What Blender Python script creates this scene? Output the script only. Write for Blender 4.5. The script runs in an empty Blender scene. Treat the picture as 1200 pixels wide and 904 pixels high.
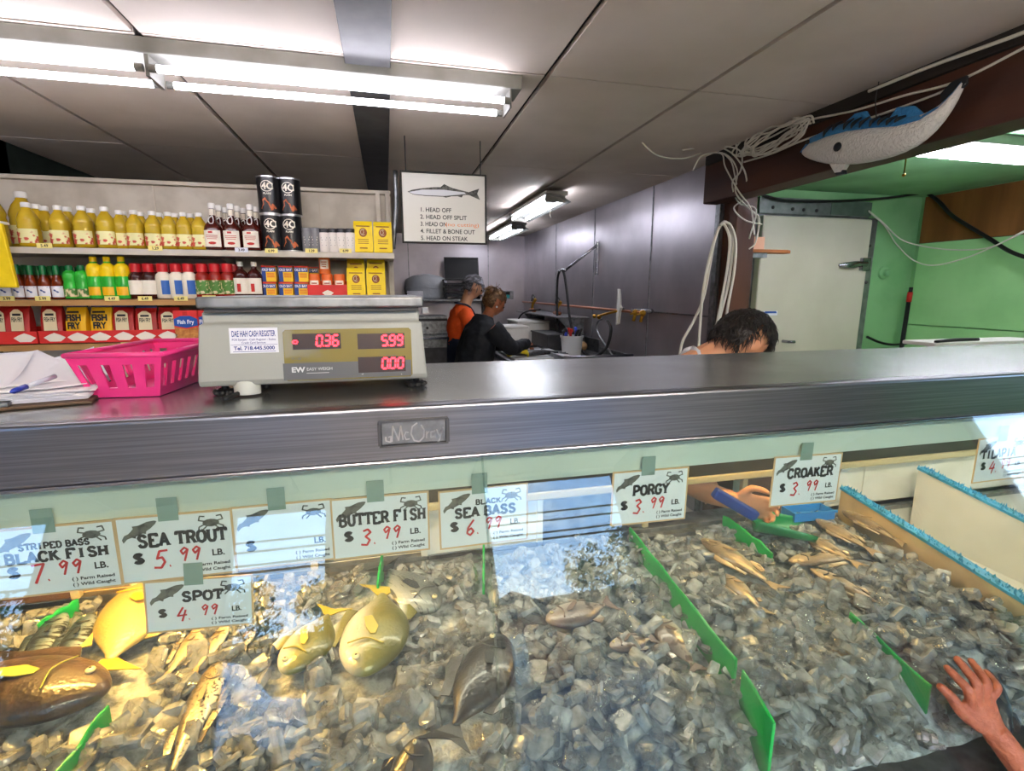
import bpy, math, random
from mathutils import Vector, Matrix, Euler, noise
import numpy as np
random.seed(7)
S = bpy.context.scene
COL = S.collection
# ------------------------------------------------------------ camera, world, exposure
EYE = 1.55
F_PX, CX, CY = 590.0, 600.0, 452.0
YAW, PIT = math.radians(13.8), math.radians(10.7)
cam_d = bpy.data.cameras.new('camera'); cam = bpy.data.objects.new('camera', cam_d); COL.objects.link(cam)
cam.location = (0, 0, EYE); cam.rotation_euler = (math.pi/2 - PIT, 0, -YAW)
cam_d.sensor_width = 36; cam_d.lens = F_PX/1200*36; cam_d.clip_start = 0.02; cam_d.clip_end = 400
S.camera = cam
S.view_settings.view_transform = 'Standard'; S.view_settings.look = 'None'
S.view_settings.gamma = 1; S.view_settings.use_curve_mapping = False
S.view_settings.exposure = 1.0
try:
    S.cycles.max_bounces = 10; S.cycles.transparent_max_bounces = 40; S.cycles.transmission_bounces = 8
    S.cycles.caustics_reflective = False; S.cycles.caustics_refractive = False
    S.cycles.sample_clamp_indirect = 6; S.cycles.use_denoising = True
except Exception: pass
SKY_STRENGTH = 8.0
TUBE_STRENGTH = 13.5
BACK_TUBE_STRENGTH = 25.0
GREEN_TUBE_STRENGTH = 34.0
WARM, WARM_RIGHT, CASE_TUBE, FILL_TUBE = 230.0, 60.0, 20.0, 85.0

w = bpy.data.worlds.new('sky'); S.world = w; w.use_nodes = True
nt = w.node_tree; nt.nodes.clear()
def N(nt, t, **k):
    n = nt.nodes.new(t)
    for a, v in k.items():
        if a in n.inputs: n.inputs[a].default_value = v
        else: setattr(n, a, v)
    return n
tc = N(nt, 'ShaderNodeTexCoord'); mp = N(nt, 'ShaderNodeMapping'); mp.inputs['Scale'].default_value = (1, 1, 2.6)
nz = N(nt, 'ShaderNodeTexNoise', Scale=3.2, Detail=7.0, Roughness=.6)
rp = N(nt, 'ShaderNodeValToRGB'); rp.color_ramp.elements[0].position = .5; rp.color_ramp.elements[1].position = .74
sp = N(nt, 'ShaderNodeSeparateXYZ'); gr = N(nt, 'ShaderNodeValToRGB')
gr.color_ramp.elements[0].color = (.42, .62, .95, 1); gr.color_ramp.elements[1].color = (.16, .36, .82, 1); gr.color_ramp.elements[1].position = .6
mx = N(nt, 'ShaderNodeMixRGB'); mx.inputs[2].default_value = (1, 1, 1, 1)
bg = N(nt, 'ShaderNodeBackground', Strength=SKY_STRENGTH); wo = N(nt, 'ShaderNodeOutputWorld')
L = nt.links.new
L(tc.outputs['Generated'], mp.inputs[0]); L(mp.outputs[0], nz.inputs['Vector']); L(nz.outputs[0], rp.inputs[0])
L(tc.outputs['Generated'], sp.inputs[0]); L(sp.outputs['Z'], gr.inputs[0]); L(gr.outputs[0], mx.inputs[1]); L(rp.outputs[0], mx.inputs[0])
L(mx.outputs[0], bg.inputs[0]); L(bg.outputs[0], wo.inputs[0])

# ------------------------------------------------------------ helpers
_f = Vector((math.sin(YAW)*math.cos(PIT), math.cos(YAW)*math.cos(PIT), -math.sin(PIT)))
_r = Vector((math.cos(YAW), -math.sin(YAW), 0)); _u = _r.cross(_f)
def at(px, py, X=None, Y=None, Z=None):
    """photograph pixel -> point of the real plane X=, Y= or Z="""
    d = _f + _r*((px-CX)/F_PX) - _u*((py-CY)/F_PX)
    if Z is not None: t = (Z-EYE)/d.z
    elif Y is not None: t = Y/d.y
    else: t = X/d.x
    return Vector((0, 0, EYE)) + d*t
def lin(c):
    if isinstance(c, str):
        c = [int(c[i:i+2], 16)/255 for i in (1, 3, 5)]
        c = [x/12.92 if x <= .04045 else ((x+.055)/1.055)**2.4 for x in c]
    return (c[0], c[1], c[2], 1)
MATS = {}
def mat(name, col='#888888', rough=.5, metal=0, col2=None, nscale=20, lo=.4, hi=.65, stretch=(1, 1, 1), bump=0, bscale=60, emit=None,
        trans=0, ior=1.45, coat=0, sss=0, alpha=1, aniso=0, gen=False, detail=4):
    if name in MATS: return MATS[name]
    m = bpy.data.materials.new(name); m.use_nodes = True; MATS[name] = m
    nt = m.node_tree; b = nt.nodes['Principled BSDF']; L = nt.links.new
    b.inputs['Base Color'].default_value = lin(col); b.inputs['Roughness'].default_value = rough; b.inputs['Metallic'].default_value = metal
    b.inputs['IOR'].default_value = ior; b.inputs['Transmission Weight'].default_value = trans; b.inputs['Coat Weight'].default_value = coat
    b.inputs['Alpha'].default_value = alpha
    if sss: b.inputs['Subsurface Weight'].default_value = sss; b.inputs['Subsurface Radius'].default_value = (.02, .008, .004)
    if emit: b.inputs['Emission Color'].default_value = lin(col); b.inputs['Emission Strength'].default_value = emit
    tc = N(nt, 'ShaderNodeTexCoord'); mp = N(nt, 'ShaderNodeMapping'); mp.inputs['Scale'].default_value = stretch
    L(tc.outputs['Generated' if gen else 'Object'], mp.inputs[0])
    if col2:
        nz = N(nt, 'ShaderNodeTexNoise', Scale=nscale, Detail=float(detail)); L(mp.outputs[0], nz.inputs['Vector'])
        rp = N(nt, 'ShaderNodeValToRGB'); e = rp.color_ramp.elements
        e[0].position = lo; e[0].color = lin(col); e[1].position = hi; e[1].color = lin(col2)
        L(nz.outputs[0], rp.inputs[0]); L(rp.outputs[0], b.inputs['Base Color'])
    if bump:
        n2 = N(nt, 'ShaderNodeTexNoise', Scale=bscale, Detail=3.0); L(mp.outputs[0], n2.inputs['Vector'])
        bm = N(nt, 'ShaderNodeBump', Strength=bump, Distance=.02); L(n2.outputs[0], bm.inputs['Height']); L(bm.outputs[0], b.inputs['Normal'])
    return m
def glass_mat(name, tint, haze=0.0, ior=1.5):
    """clear pane: mirror by Fresnel, the rest passes straight through; a little dirt film"""
    m = bpy.data.materials.new(name); m.use_nodes = True; nt = m.node_tree; nt.nodes.clear(); L = nt.links.new
    g = N(nt, 'ShaderNodeNewGeometry'); mr = N(nt, 'ShaderNodeMapRange'); mr.inputs[3].default_value = ior; mr.inputs[4].default_value = 1/ior
    L(g.outputs['Backfacing'], mr.inputs[0]); fr = N(nt, 'ShaderNodeFresnel'); L(mr.outputs[0], fr.inputs[0])
    tr = N(nt, 'ShaderNodeBsdfTransparent'); tr.inputs[0].default_value = lin(tint)
    gl = N(nt, 'ShaderNodeBsdfGlossy', Roughness=0.0); df = N(nt, 'ShaderNodeBsdfDiffuse'); df.inputs[0].default_value = (.6, .65, .68, 1)
    m0 = N(nt, 'ShaderNodeMixShader'); m0.inputs[0].default_value = haze; L(tr.outputs[0], m0.inputs[1]); L(df.outputs[0], m0.inputs[2])
    if haze:
        tc = N(nt, 'ShaderNodeTexCoord'); nz = N(nt, 'ShaderNodeTexNoise', Scale=6.0, Detail=5.0); L(tc.outputs['Object'], nz.inputs['Vector'])
        mm = N(nt, 'ShaderNodeMath', operation='MULTIPLY'); mm.inputs[1].default_value = haze*2; L(nz.outputs[0], mm.inputs[0]); L(mm.outputs[0], m0.inputs[0])
    m1 = N(nt, 'ShaderNodeMixShader'); L(fr.outputs[0], m1.inputs[0]); L(m0.outputs[0], m1.inputs[1]); L(gl.outputs[0], m1.inputs[2])
    o = N(nt, 'ShaderNodeOutputMaterial'); L(m1.outputs[0], o.inputs[0]); MATS[name] = m
    return m
def fish_mat(name, back, side, belly, spot=None, sscale=60, spos=.6, rough=.28, stretch=(1, 1, 1), metal=.15):
    """back -> side -> belly across the fish's height (its own colouring) with optional spots"""
    m = bpy.data.materials.new(name); m.use_nodes = True; nt = m.node_tree; b = nt.nodes['Principled BSDF']; L = nt.links.new
    b.inputs['Roughness'].default_value = rough; b.inputs['Metallic'].default_value = metal; b.inputs['Coat Weight'].default_value = .5
    b.inputs['Coat Roughness'].default_value = .12
    tc = N(nt, 'ShaderNodeTexCoord'); sp = N(nt, 'ShaderNodeSeparateXYZ'); L(tc.outputs['Generated'], sp.inputs[0])
    nz = N(nt, 'ShaderNodeTexNoise', Scale=14.0, Detail=4.0); L(tc.outputs['Object'], nz.inputs['Vector'])
    ad = N(nt, 'ShaderNodeMath', operation='MULTIPLY_ADD'); ad.inputs[1].default_value = .22; L(nz.outputs[0], ad.inputs[0]); L(sp.outputs['Y'], ad.inputs[2])
    rp = N(nt, 'ShaderNodeValToRGB'); e = rp.color_ramp.elements
    e[0].position = .28; e[0].color = lin(belly); e[1].position = .95; e[1].color = lin(back); k = e.new(.6); k.color = lin(side)
    L(ad.outputs[0], rp.inputs[0]); out = rp.outputs[0]
    if spot:
        mp = N(nt, 'ShaderNodeMapping'); mp.inputs['Scale'].default_value = stretch; L(tc.outputs['Object'], mp.inputs[0])
        n2 = N(nt, 'ShaderNodeTexNoise', Scale=float(sscale), Detail=2.0); L(mp.outputs[0], n2.inputs['Vector'])
        r2 = N(nt, 'ShaderNodeValToRGB'); r2.color_ramp.elements[0].position = spos-.03; r2.color_ramp.elements[1].position = spos+.03; L(n2.outputs[0], r2.inputs[0])
        mx = N(nt, 'ShaderNodeMixRGB'); L(r2.outputs[0], mx.inputs[0]); L(out, mx.inputs[1]); mx.inputs[2].default_value = lin(spot); out = mx.outputs[0]
    L(out, b.inputs['Base Color'])
    vo = N(nt, 'ShaderNodeTexVoronoi', Scale=170.0); L(tc.outputs['Object'], vo.inputs['Vector'])
    bm = N(nt, 'ShaderNodeBump', Strength=.25, Distance=.003); L(vo.outputs[0], bm.inputs['Height']); L(bm.outputs[0], b.inputs['Normal'])
    MATS[name] = m
    return m

_text_cache = {}
def btext(s, bold=0):
    k = (s, bold)
    if k in _text_cache: return _text_cache[k]
    cu = bpy.data.curves.new('t', 'FONT'); cu.body = s; cu.size = 1; cu.offset = bold; cu.resolution_u = 3
    o = bpy.data.objects.new('t', cu); COL.objects.link(o)
    me = bpy.data.meshes.new_from_object(o.evaluated_get(bpy.context.evaluated_depsgraph_get()))
    vs = [(v.co.x, v.co.y) for v in me.vertices]; fs = [tuple(p.vertices) for p in me.polygons]
    bpy.data.objects.remove(o); bpy.data.curves.remove(cu); bpy.data.meshes.remove(me)
    _text_cache[k] = (vs, fs, max([v[0] for v in vs] or [0]))
    return _text_cache[k]

class MB:
    def __init__(s): s.v = []; s.f = []; s.m = []; s.cur = 0
    def mat(s, i): s.cur = i; return s
    def add(s, vs, fs):
        n = len(s.v); s.v += [tuple(v) for v in vs]; s.f += [tuple(i+n for i in f) for f in fs]; s.m += [s.cur]*len(fs); return s
    def box(s, x0, x1, y0, y1, z0, z1, M=None):
        vs = [Vector((x, y, z)) for x in (x0, x1) for y in (y0, y1) for z in (z0, z1)]
        if M is not None: vs = [M @ v for v in vs]
        return s.add(vs, [(0, 1, 3, 2), (4, 6, 7, 5), (0, 4, 5, 1), (2, 3, 7, 6), (0, 2, 6, 4), (1, 5, 7, 3)])
    def rings(s, rs, cap=True, closed=False):
        n = len(rs[0]); vs = [p for r in rs for p in r]; fs = []
        m = len(rs)
        for i in range(m if closed else m-1):
            j = (i+1) % m
            for k in range(n): fs.append((i*n+k, i*n+(k+1) % n, j*n+(k+1) % n, j*n+k))
        if cap and not closed: fs += [tuple(range(n-1, -1, -1)), tuple((m-1)*n+k for k in range(n))]
        return s.add(vs, fs)
    def lathe(s, prof, n=20, c=(0, 0, 0), sx=1, sy=1, M=None, sq=0):
        rs = []
        for r, z in prof:
            ring = []
            for k in range(n):
                a = 2*math.pi*k/n; ca, sa = math.cos(a), math.sin(a)
                q = 1 if not sq else 1/((abs(ca)**(2+sq)+abs(sa)**(2+sq))**(1/(2+sq)))
                p = Vector((c[0]+r*q*ca*sx, c[1]+r*q*sa*sy, c[2]+z)); ring.append(M @ p if M is not None else p)
            rs.append(ring)
        return s.rings(rs)
    def tube(s, pts, r, n=8, smooth=True, radii=None):
        P = [Vector(p) for p in pts]
        if smooth and len(P) > 2: P, radii = crom(P, radii)
        rs = []; t0 = (P[1]-P[0]).normalized(); nn = t0.orthogonal().normalized()
        for i, p in enumerate(P):
            t = (P[min(i+1, len(P)-1)]-P[max(i-1, 0)]).normalized()
            nn = (nn - t*nn.dot(t))
            nn = nn.normalized() if nn.length > 1e-6 else t.orthogonal().normalized()
            bb = t.cross(nn); rr = radii[i] if radii else r
            rs.append([p+(nn*math.cos(2*math.pi*k/n)+bb*math.sin(2*math.pi*k/n))*rr for k in range(n)])
        return s.rings(rs)
    def ball(s, c, r, n=12, sc=(1, 1, 1), M=None):
        return s.lathe([(max(1e-4, math.sin(math.pi*i/n))*r, -math.cos(math.pi*i/n)*r*sc[2]) for i in range(n+1)], n*2 if n < 8 else 16, c, sc[0], sc[1], M)
    def prism(s, outline, d0, d1, mp):
        n = len(outline); vs = [mp(x, y, d0) for x, y in outline]+[mp(x, y, d1) for x, y in outline]
        return s.add(vs, [tuple(range(n)), tuple(range(2*n-1, n-1, -1))]+[(i, i+n, (i+1) % n+n, (i+1) % n) for i in range(n)])
    def poly(s, outline, mp, d=0): return s.add([mp(x, y, d) for x, y in outline], [tuple(range(len(outline)))])
    def text(s, t, x, y, h, mp, d=0, align='l', bold=.0, sx=1, width=None):
        vs, fs, wd = btext(t, bold); k = h/.7
        if width: sx = width/(wd*k)
        ox = x - (wd*k*sx/2 if align == 'c' else wd*k*sx if align == 'r' else 0)
        return s.add([mp(ox+a*k*sx, y+b*k, d) for a, b in vs], fs)
    def strokes(s, lines, wd, mp, d=0):
        for pl in lines:
            for (x0, y0), (x1, y1) in zip(pl, pl[1:]):
                l = math.hypot(x1-x0, y1-y0) or 1e-6; nx, ny = -(y1-y0)/l*wd/2, (x1-x0)/l*wd/2
                s.add([mp(x0+nx, y0+ny, d), mp(x0-nx, y0-ny, d), mp(x1-nx, y1-ny, d), mp(x1+nx, y1+ny, d)], [(0, 1, 2, 3)])
            for (x, y) in pl[1:-1]:
                s.add([mp(x+wd/2*math.cos(a*math.pi/3), y+wd/2*math.sin(a*math.pi/3), d*1.02) for a in range(6)], [tuple(range(6))])
        return s
    def build(s, name, mats, parent=None, smooth=False, bevel=0, seg=2, sub=0, auto=None):
        me = bpy.data.meshes.new(name); me.from_pydata(s.v, [], s.f)
        for m in (mats if isinstance(mats, (list, tuple)) else [mats]): me.materials.append(MATS[m] if isinstance(m, str) else m)
        if s.m: me.polygons.foreach_set('material_index', s.m)
        if smooth:
            me.polygons.foreach_set('use_smooth', [True]*len(s.f))
            if auto is not None: me.set_sharp_from_angle(angle=math.radians(auto))
        me.update()
        o = bpy.data.objects.new(name, me); COL.objects.link(o)
        if parent: o.parent = parent
        if bevel:
            b = o.modifiers.new('bevel', 'BEVEL'); b.width = bevel; b.segments = seg; b.limit_method = 'ANGLE'
        if sub:
            b = o.modifiers.new('sub', 'SUBSURF'); b.levels = b.render_levels = sub
        return o
def crom(P, radii=None, k=6):
    out, ro = [], []
    Q = [P[0]*2-P[1]]+P+[P[-1]*2-P[-2]]
    for i in range(1, len(Q)-2):
        a, b, c, d = Q[i-1:i+3]
        for j in range(k):
            t = j/k
            out.append(.5*((2*b)+(c-a)*t+(2*a-5*b+4*c-d)*t*t+(3*b-a-3*c+d)*t**3))
            if radii: ro.append(radii[i-1]+(radii[i]-radii[i-1])*t)
    out.append(P[-1])
    if radii: ro.append(radii[-1])
    return out, (ro if radii else None)
def tag(o, label, cat, group=None, kind=None):
    o['label'] = label; o['category'] = cat
    if group: o['group'] = group
    if kind: o['kind'] = kind
    return o
def thing(name, label, cat, loc=(0, 0, 0), rz=0, group=None, rot=None):
    o = bpy.data.objects.new(name, None); o.empty_display_size = .05; COL.objects.link(o)
    o.location = loc; o.rotation_euler = rot or (0, 0, rz)
    return tag(o, label, cat, group)
def struct(o): o['kind'] = 'structure'; return o
def dup(root, loc, rz, label, sc=1, group=None):
    r = root.copy(); COL.objects.link(r); r.location = loc; r.rotation_euler = (0, 0, rz); r.scale = (sc, sc, sc); r['label'] = label
    if group: r['group'] = group
    for ch in list(root.children):
        c = ch.copy(); COL.objects.link(c); c.parent = r
        for g in ch.children: d = g.copy(); COL.objects.link(d); d.parent = c
    return r
def XZ(x, y, d=0): return Vector((x, -d, y))          # drawing plane facing -Y (towards the shop front)
def XZat(y0): return lambda x, y, d=0: Vector((x, y0-d, y))
SLAB = {'A': [[(.06, 0), (.42, 1), (.78, 0)], [(.2, .34), (.64, .34)]], 'B': [[(.14, 0), (.14, 1), (.5, 1), (.68, .87), (.66, .62), (.48, .53), (.14, .53)], [(.48, .53), (.74, .4), (.74, .13), (.52, 0), (.14, 0)]],
 'C': [[(.76, .72), (.62, .96), (.32, .98), (.1, .74), (.1, .26), (.32, .02), (.62, .04), (.76, .28)]], 'D': [[(.14, 0), (.14, 1), (.5, 1), (.76, .74), (.76, .26), (.5, 0), (.14, 0)]],
 'E': [[(.74, .8), (.74, 1), (.14, 1), (.14, 0), (.76, 0), (.76, .2)], [(.14, .52), (.5, .52)]], 'F': [[(.74, .8), (.74, 1), (.14, 1), (.14, 0)], [(.14, .52), (.5, .52)]],
 'G': [[(.76, .74), (.6, .97), (.3, .97), (.1, .74), (.1, .26), (.3, .02), (.6, .03), (.76, .2), (.76, .44), (.5, .44)]], 'H': [[(.14, 0), (.14, 1)], [(.74, 0), (.74, 1)], [(.14, .5), (.74, .5)]],
 'I': [[(.4, 0), (.4, 1)]], 'K': [[(.14, 0), (.14, 1)], [(.72, 1), (.16, .45)], [(.34, .6), (.76, 0)]], 'L': [[(.14, 1), (.14, 0), (.74, 0), (.74, .24)]],
 'O': [[(.44, 1), (.16, .85), (.08, .5), (.16, .15), (.44, 0), (.72, .15), (.8, .5), (.72, .85), (.44, 1)]], 'P': [[(.14, 0), (.14, 1), (.55, 1), (.76, .86), (.74, .58), (.52, .46), (.14, .46)]],
 'R': [[(.14, 0), (.14, 1), (.52, 1), (.72, .86), (.7, .62), (.5, .5), (.14, .5)], [(.45, .5), (.62, .3), (.78, 0)]], 'S': [[(.72, .76), (.56, .97), (.26, .97), (.12, .76), (.26, .56), (.58, .46), (.74, .24), (.58, .03), (.26, .03), (.1, .24)]],
 'T': [[(.08, .78), (.08, 1), (.8, 1), (.8, .78)], [(.44, 1), (.44, 0)]], 'U': [[(.14, 1), (.14, .25), (.3, .02), (.6, .02), (.74, .25), (.74, 1)]], 'Y': [[(.06, 1), (.42, .5), (.78, 1)], [(.42, .5), (.42, 0)]],
 '$': [[(.7, .78), (.5, .9), (.25, .88), (.14, .7), (.3, .54), (.6, .44), (.72, .26), (.55, .1), (.28, .1), (.12, .24)], [(.43, 1.05), (.43, -.05)]]}
def slab(mb, t, x, y, h, mp, d=0, width=None, wgt=.29):
    """heavy slab-serif capitals"""
    n = sum(.5 if c == ' ' else .95 for c in t); adv = h*.98
    sx = (width/(n*adv)) if width else 1
    for c in t:
        if c == ' ': x += .5*adv*sx; continue
        for pl in SLAB[c]:
            q = [(x+a*h*sx, y+b*h) for a, b in pl]; mb.strokes([q], h*wgt*min(1, sx*1.1), mp, d)
            for (a, b), (e, f) in ((pl[0], pl[1]), (pl[-1], pl[-2])):
                if b in (0, 1) and abs(e-a) < abs(f-b)*.9: mb.strokes([[(x+(a-.2)*h*sx, y+b*h*.9+h*.05), (x+(a+.2)*h*sx, y+b*h*.9+h*.05)]], h*.12, mp, d)
        x += .95*adv*sx
    return x
HAND = {'3': [[(.1, .9), (.4, 1), (.6, .8), (.28, .56), (.58, .32), (.42, .02), (.02, .08)]], '4': [[(.38, 1), (.05, .38), (.7, .42)], [(.58, .8), (.4, -.05)]],
 '5': [[(.75, 1), (.3, .98), (.18, .56), (.45, .62), (.62, .34), (.42, .02), (.02, .06)]], '6': [[(.55, 1), (.18, .5), (.14, .16), (.38, 0), (.6, .24), (.4, .46), (.16, .3)]],
 '7': [[(.05, .95), (.68, 1), (.25, -.05)]], '9': [[(.62, .82), (.36, 1), (.1, .76), (.28, .5), (.62, .84), (.42, -.05)]], '.': [[(.1, .0), (.22, .03)]]}
def hand(mb, t, x, y, h, mp, d=0, wd=None):
    for c in t:
        mb.strokes([[(x+(a+.12*b)*h*.85, y+b*h) for a, b in pl] for pl in HAND[c]], wd or h*.14, mp, d)
        x += h*(.4 if c == '.' else .78)
    return x
def ordn(i): return ['first', 'second', 'third', 'fourth', 'fifth', 'sixth', 'seventh', 'eighth', 'ninth', 'tenth', 'eleventh', 'twelfth', 'thirteenth', 'fourteenth'][i]
# ------------------------------------------------------------ materials
mat('ceiling_panel', '#e6d9ce', .75, col2='#d9ccc0', nscale=2.2, bump=.05, bscale=25)
mat('seam_dark', '#2a2522', .8)
mat('steel', '#8d8f98', .24, 1, col2='#a5a6ad', nscale=9, stretch=(.3, 6, 6), bump=.012, bscale=40)
mat('steel_top', '#c4c8c6', .27, .9, col2='#aeb2b0', nscale=5, bump=.02, bscale=6)
mat('steel_edge', '#7c7d84', .3, 1, col2='#8e8f96', nscale=14, stretch=(.3, 4, 25), bump=.03, bscale=60)
mat('steel_wall', '#a8a3a9', .4, .85, col2='#b5b0b6', nscale=3, bump=.06, bscale=3.0)
mat('steel_dull', '#8f9294', .42, 1, col2='#6f7173', nscale=25)
mat('plate_grey', '#66686c', .5, .6, col2='#7c7e82', nscale=90); mat('dark_metal', '#434345', .5, .4, col2='#505052', nscale=12)
mat('white_enamel', '#d9d9d6', .35, col2='#c9c8c2', nscale=6)
mat('reflector_grey', '#8c8c8a', .5, col2='#7c7c7a', nscale=9); mat('fixture_white', '#908f89', .5, col2='#7f7e77', nscale=9)
mat('tube_glow', '#f4f2ff', emit=TUBE_STRENGTH); mat('back_tube_glow', '#f0f2ff', emit=BACK_TUBE_STRENGTH); mat('green_tube_glow', '#f2ecff', emit=GREEN_TUBE_STRENGTH)
mat('warm_glow', '#ffc063', emit=WARM); mat('warm_glow_right', '#ffc878', emit=WARM_RIGHT); mat('front_tube_glow', '#fff0de', emit=FILL_TUBE); mat('case_glow', '#fff0da', emit=CASE_TUBE)
mat('floor_tile', '#d2cbc0', .5, col2='#c4bcb0', nscale=5)
mat('wall_beige', '#cfc6b8', .7, col2='#c2b8a8', nscale=3)
mat('dark_green', '#27332b', .8, col2='#1c2620', nscale=4)
mat('green_paint', '#86bd84', .62, col2='#6ba56d', nscale=2.6, lo=.45, hi=.8, bump=.05, bscale=20)
mat('green_panel', '#a3dd98', .55, col2='#97d28d', nscale=3)
mat('green_ceiling', '#86bd88', .7, col2='#78ae7a', nscale=3)
mat('plywood', '#8a5a2a', .65, col2='#6d4319', nscale=6, stretch=(1, 1, .15), bump=.05)
mat('brown_beam', '#4a2a1c', .6, col2='#38201a', nscale=7, stretch=(1, .15, 1), bump=.1, bscale=30)
mat('brown_post', '#54301f', .55, col2='#442619', nscale=8, stretch=(1, 1, .12), bump=.1, bscale=30)
mat('patch_green', '#55695c', .7, col2='#46584c', nscale=9); mat('cooler_white', '#c9c6b4', .42, col2='#bfbca8', nscale=2)
mat('cooler_frame', '#8b9090', .4, .7, col2='#74797a', nscale=14)
mat('shelf_white', '#c8c0b2', .55, col2='#b4ab9c', nscale=8)
mat('shelf_wood', '#b58a55', .6, col2='#9c7240', nscale=14, stretch=(.2, 1, 1))
mat('price_yellow', '#f2e28a', .6); mat('paper_white', '#e6e6ea', .7); mat('black_ink', '#1c1c20', .6); mat('red_ink', '#c41f22', .5)
mat('oil', '#f4d23c', .06, trans=.4, col2='#e6bd1e', nscale=14); mat('oil_label', '#e9e3a8', .5, col2='#c84a3a', nscale=45, lo=.52, hi=.6, detail=2); mat('cap_white', '#e8e6e2', .4)
mat('bottle_brown', '#451008', .12, coat=.5); mat('label_cream', '#ece4d4', .55); mat('label_red', '#b9261c', .5); mat('amber', '#7a2c0c', .1, trans=.2)
mat('cap_green', '#0d6a35', .35); mat('lime_green', '#2fae35', .22); mat('lemon_yellow', '#f0cc12', .3); mat('cap_red', '#c01a24', .3); mat('sauce_dark', '#3a120e', .2)
mat('sauce_white', '#e8e0cc', .25); mat('sauce_red', '#8e1c12', .2); mat('label_blue', '#2a5fae', .45); mat('label_green', '#4c7d32', .5, col2='#d9c9a0', nscale=50, lo=.5, hi=.56)
mat('can_black', '#161518', .3); mat('can_rim', '#c3c3c5', .3, 1); mat('food_orange', '#c8683a', .6, col2='#a34e26', nscale=60)
mat('spice_grey', '#77777a', .4); mat('spice_white', '#e3dbd3', .45); mat('cap_dark', '#26262a', .35)
mat('bag_yellow', '#f3d312', .5, col2='#e6c40a', nscale=12, bump=.15, bscale=18); mat('medal_brown', '#8a4a1c', .6)
mat('tin_yellow', '#f0c222', .4); mat('tin_blue', '#1d3f86', .4); mat('tin_red', '#d0301f', .4)
mat('can_orange', '#e06a24', .45); mat('tray_red', '#d9302c', .5, col2='#cc2824', nscale=10); mat('pack_red', '#a81e1c', .35, bump=.15, bscale=25); mat('pack_cream', '#d8c9a2', .4)
mat('pack_yellow', '#f0b818', .35, bump=.12, bscale=25); mat('pack_blue', '#1c4fa0', .35); mat('breading', '#c98a44', .6, col2='#a4622a', nscale=45)
mat('scale_grey', '#9ea29e', .42, col2='#959994', nscale=5); mat('scale_grey_light', '#c2c6c0', .4)
mat('display_olive', '#75681a', .32, coat=.3); mat('display_grey', '#55585c', .35); mat('display_black', '#240c0e', .4); mat('led_red', '#ff2230', emit=5.0)
mat('rubber_black', '#161618', .5); mat('sticker', '#dfe2ee', .45); mat('ink_blue', '#243a8c', .5); mat('grey_ink', '#c9cccf', .4)
mat('pink_plastic', '#ee3f8e', .3, col2='#e53585', nscale=6); mat('paper_sheet', '#eceaf0', .7); mat('board_brown', '#5c4632', .5, col2='#4b3828', nscale=20)
mat('pen_blue', '#2a3fae', .3); mat('pen_clear', '#cfd4e6', .2)
mat('header_green', '#c2cdc3', .4, col2='#b6c2b8', nscale=4); mat('tape', '#7d938b', .35); mat('sign_card', '#dcdfe2', .45); mat('sign_edge', '#caa77c', .6); mat('emblem', '#5f5f58', .6, col2='#3f3f3b', nscale=60, lo=.45, hi=.55)
mat('divider_green', '#0f9c46', .3, col2='#0c8f3f', nscale=5); mat('foam_white', '#dcd9d4', .55, col2='#d2cfc9', nscale=8); mat('foam_tan', '#c2ad8c', .6, col2='#b39d7c', nscale=9)
mat('blue_fringe', '#3c9ad0', .45, col2='#2f84a4', nscale=40); mat('case_white', '#d8d6cf', .5, col2='#c4bfb2', nscale=4)
mat('wood_tan', '#a0825c', .6, col2='#876a45', nscale=12, stretch=(.2, 1, 1)); mat('rail_beige', '#b2a684', .5); mat('gap_dark', '#2b2a26', .7); mat('door_brown', '#5a4030', .5)
mat('ice_packed', '#b2b6b8', .3, col2='#6f7477', nscale=40, bump=.6, bscale=55)
mat('skin_tan', '#b06a48', .5, sss=.1, col2='#a05c3c', nscale=20); mat('skin_light', '#c98f6c', .5, sss=.1); mat('skin_man', '#cf9a78', .5, sss=.1); mat('skin_hand', '#99593f', .5, sss=.08, col2='#864a35', nscale=35, bump=.25, bscale=140)
mat('hair_grey', '#3c3a3c', .6, col2='#8f8f98', nscale=30, lo=.45, hi=.62, stretch=(.4, 1, 1)); mat('hair_blond', '#5a3c22', .5, col2='#b08a5c', nscale=40, lo=.5, hi=.72, stretch=(.3, 1, 1)); mat('hair_black', '#15100d', .38, col2='#2b1d14', nscale=50, stretch=(.3, 2, 1), lo=.5, hi=.75)
mat('tee_orange', '#f0591a', .75, bump=.15, bscale=30); mat('apron_navy', '#1e2740', .6, bump=.15, bscale=18); mat('jacket_black', '#12161d', .75, bump=.25, bscale=16); mat('sleeve_blue', '#9fc3d6', .5, bump=.2, bscale=30); mat('trouser_dark', '#22242c', .8); mat('shirt_white', '#d8d8dc', .75); mat('shoe_black', '#111113', .5); mat('eye_dark', '#14100e', .2); mat('shirt_blue', '#2c4a7a', .8)
mat('glove_yellow', '#e6cf2a', .5); mat('board_white', '#d9dadc', .4); mat('bucket_white', '#d2d4d8', .4); mat('copper', '#a86a4a', .35, .9); mat('brass', '#c79a3a', .3, 1, col2='#a3742a', nscale=30); mat('hose_black', '#08090b', .65); mat('tray_black', '#0c0d10', .6); mat('teal_box', '#1f8d90', .45); mat('bag_clear', '#b9bdc4', .3, bump=.4, bscale=20)
mat('cable_white', '#d6d2c6', .5); mat('cable_black', '#131314', .5); mat('wood_scrap', '#b9763a', .6, col2='#965824', nscale=20, stretch=(.2, 1, 1)); mat('cardboard_pink', '#d9a98e', .7)
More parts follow.
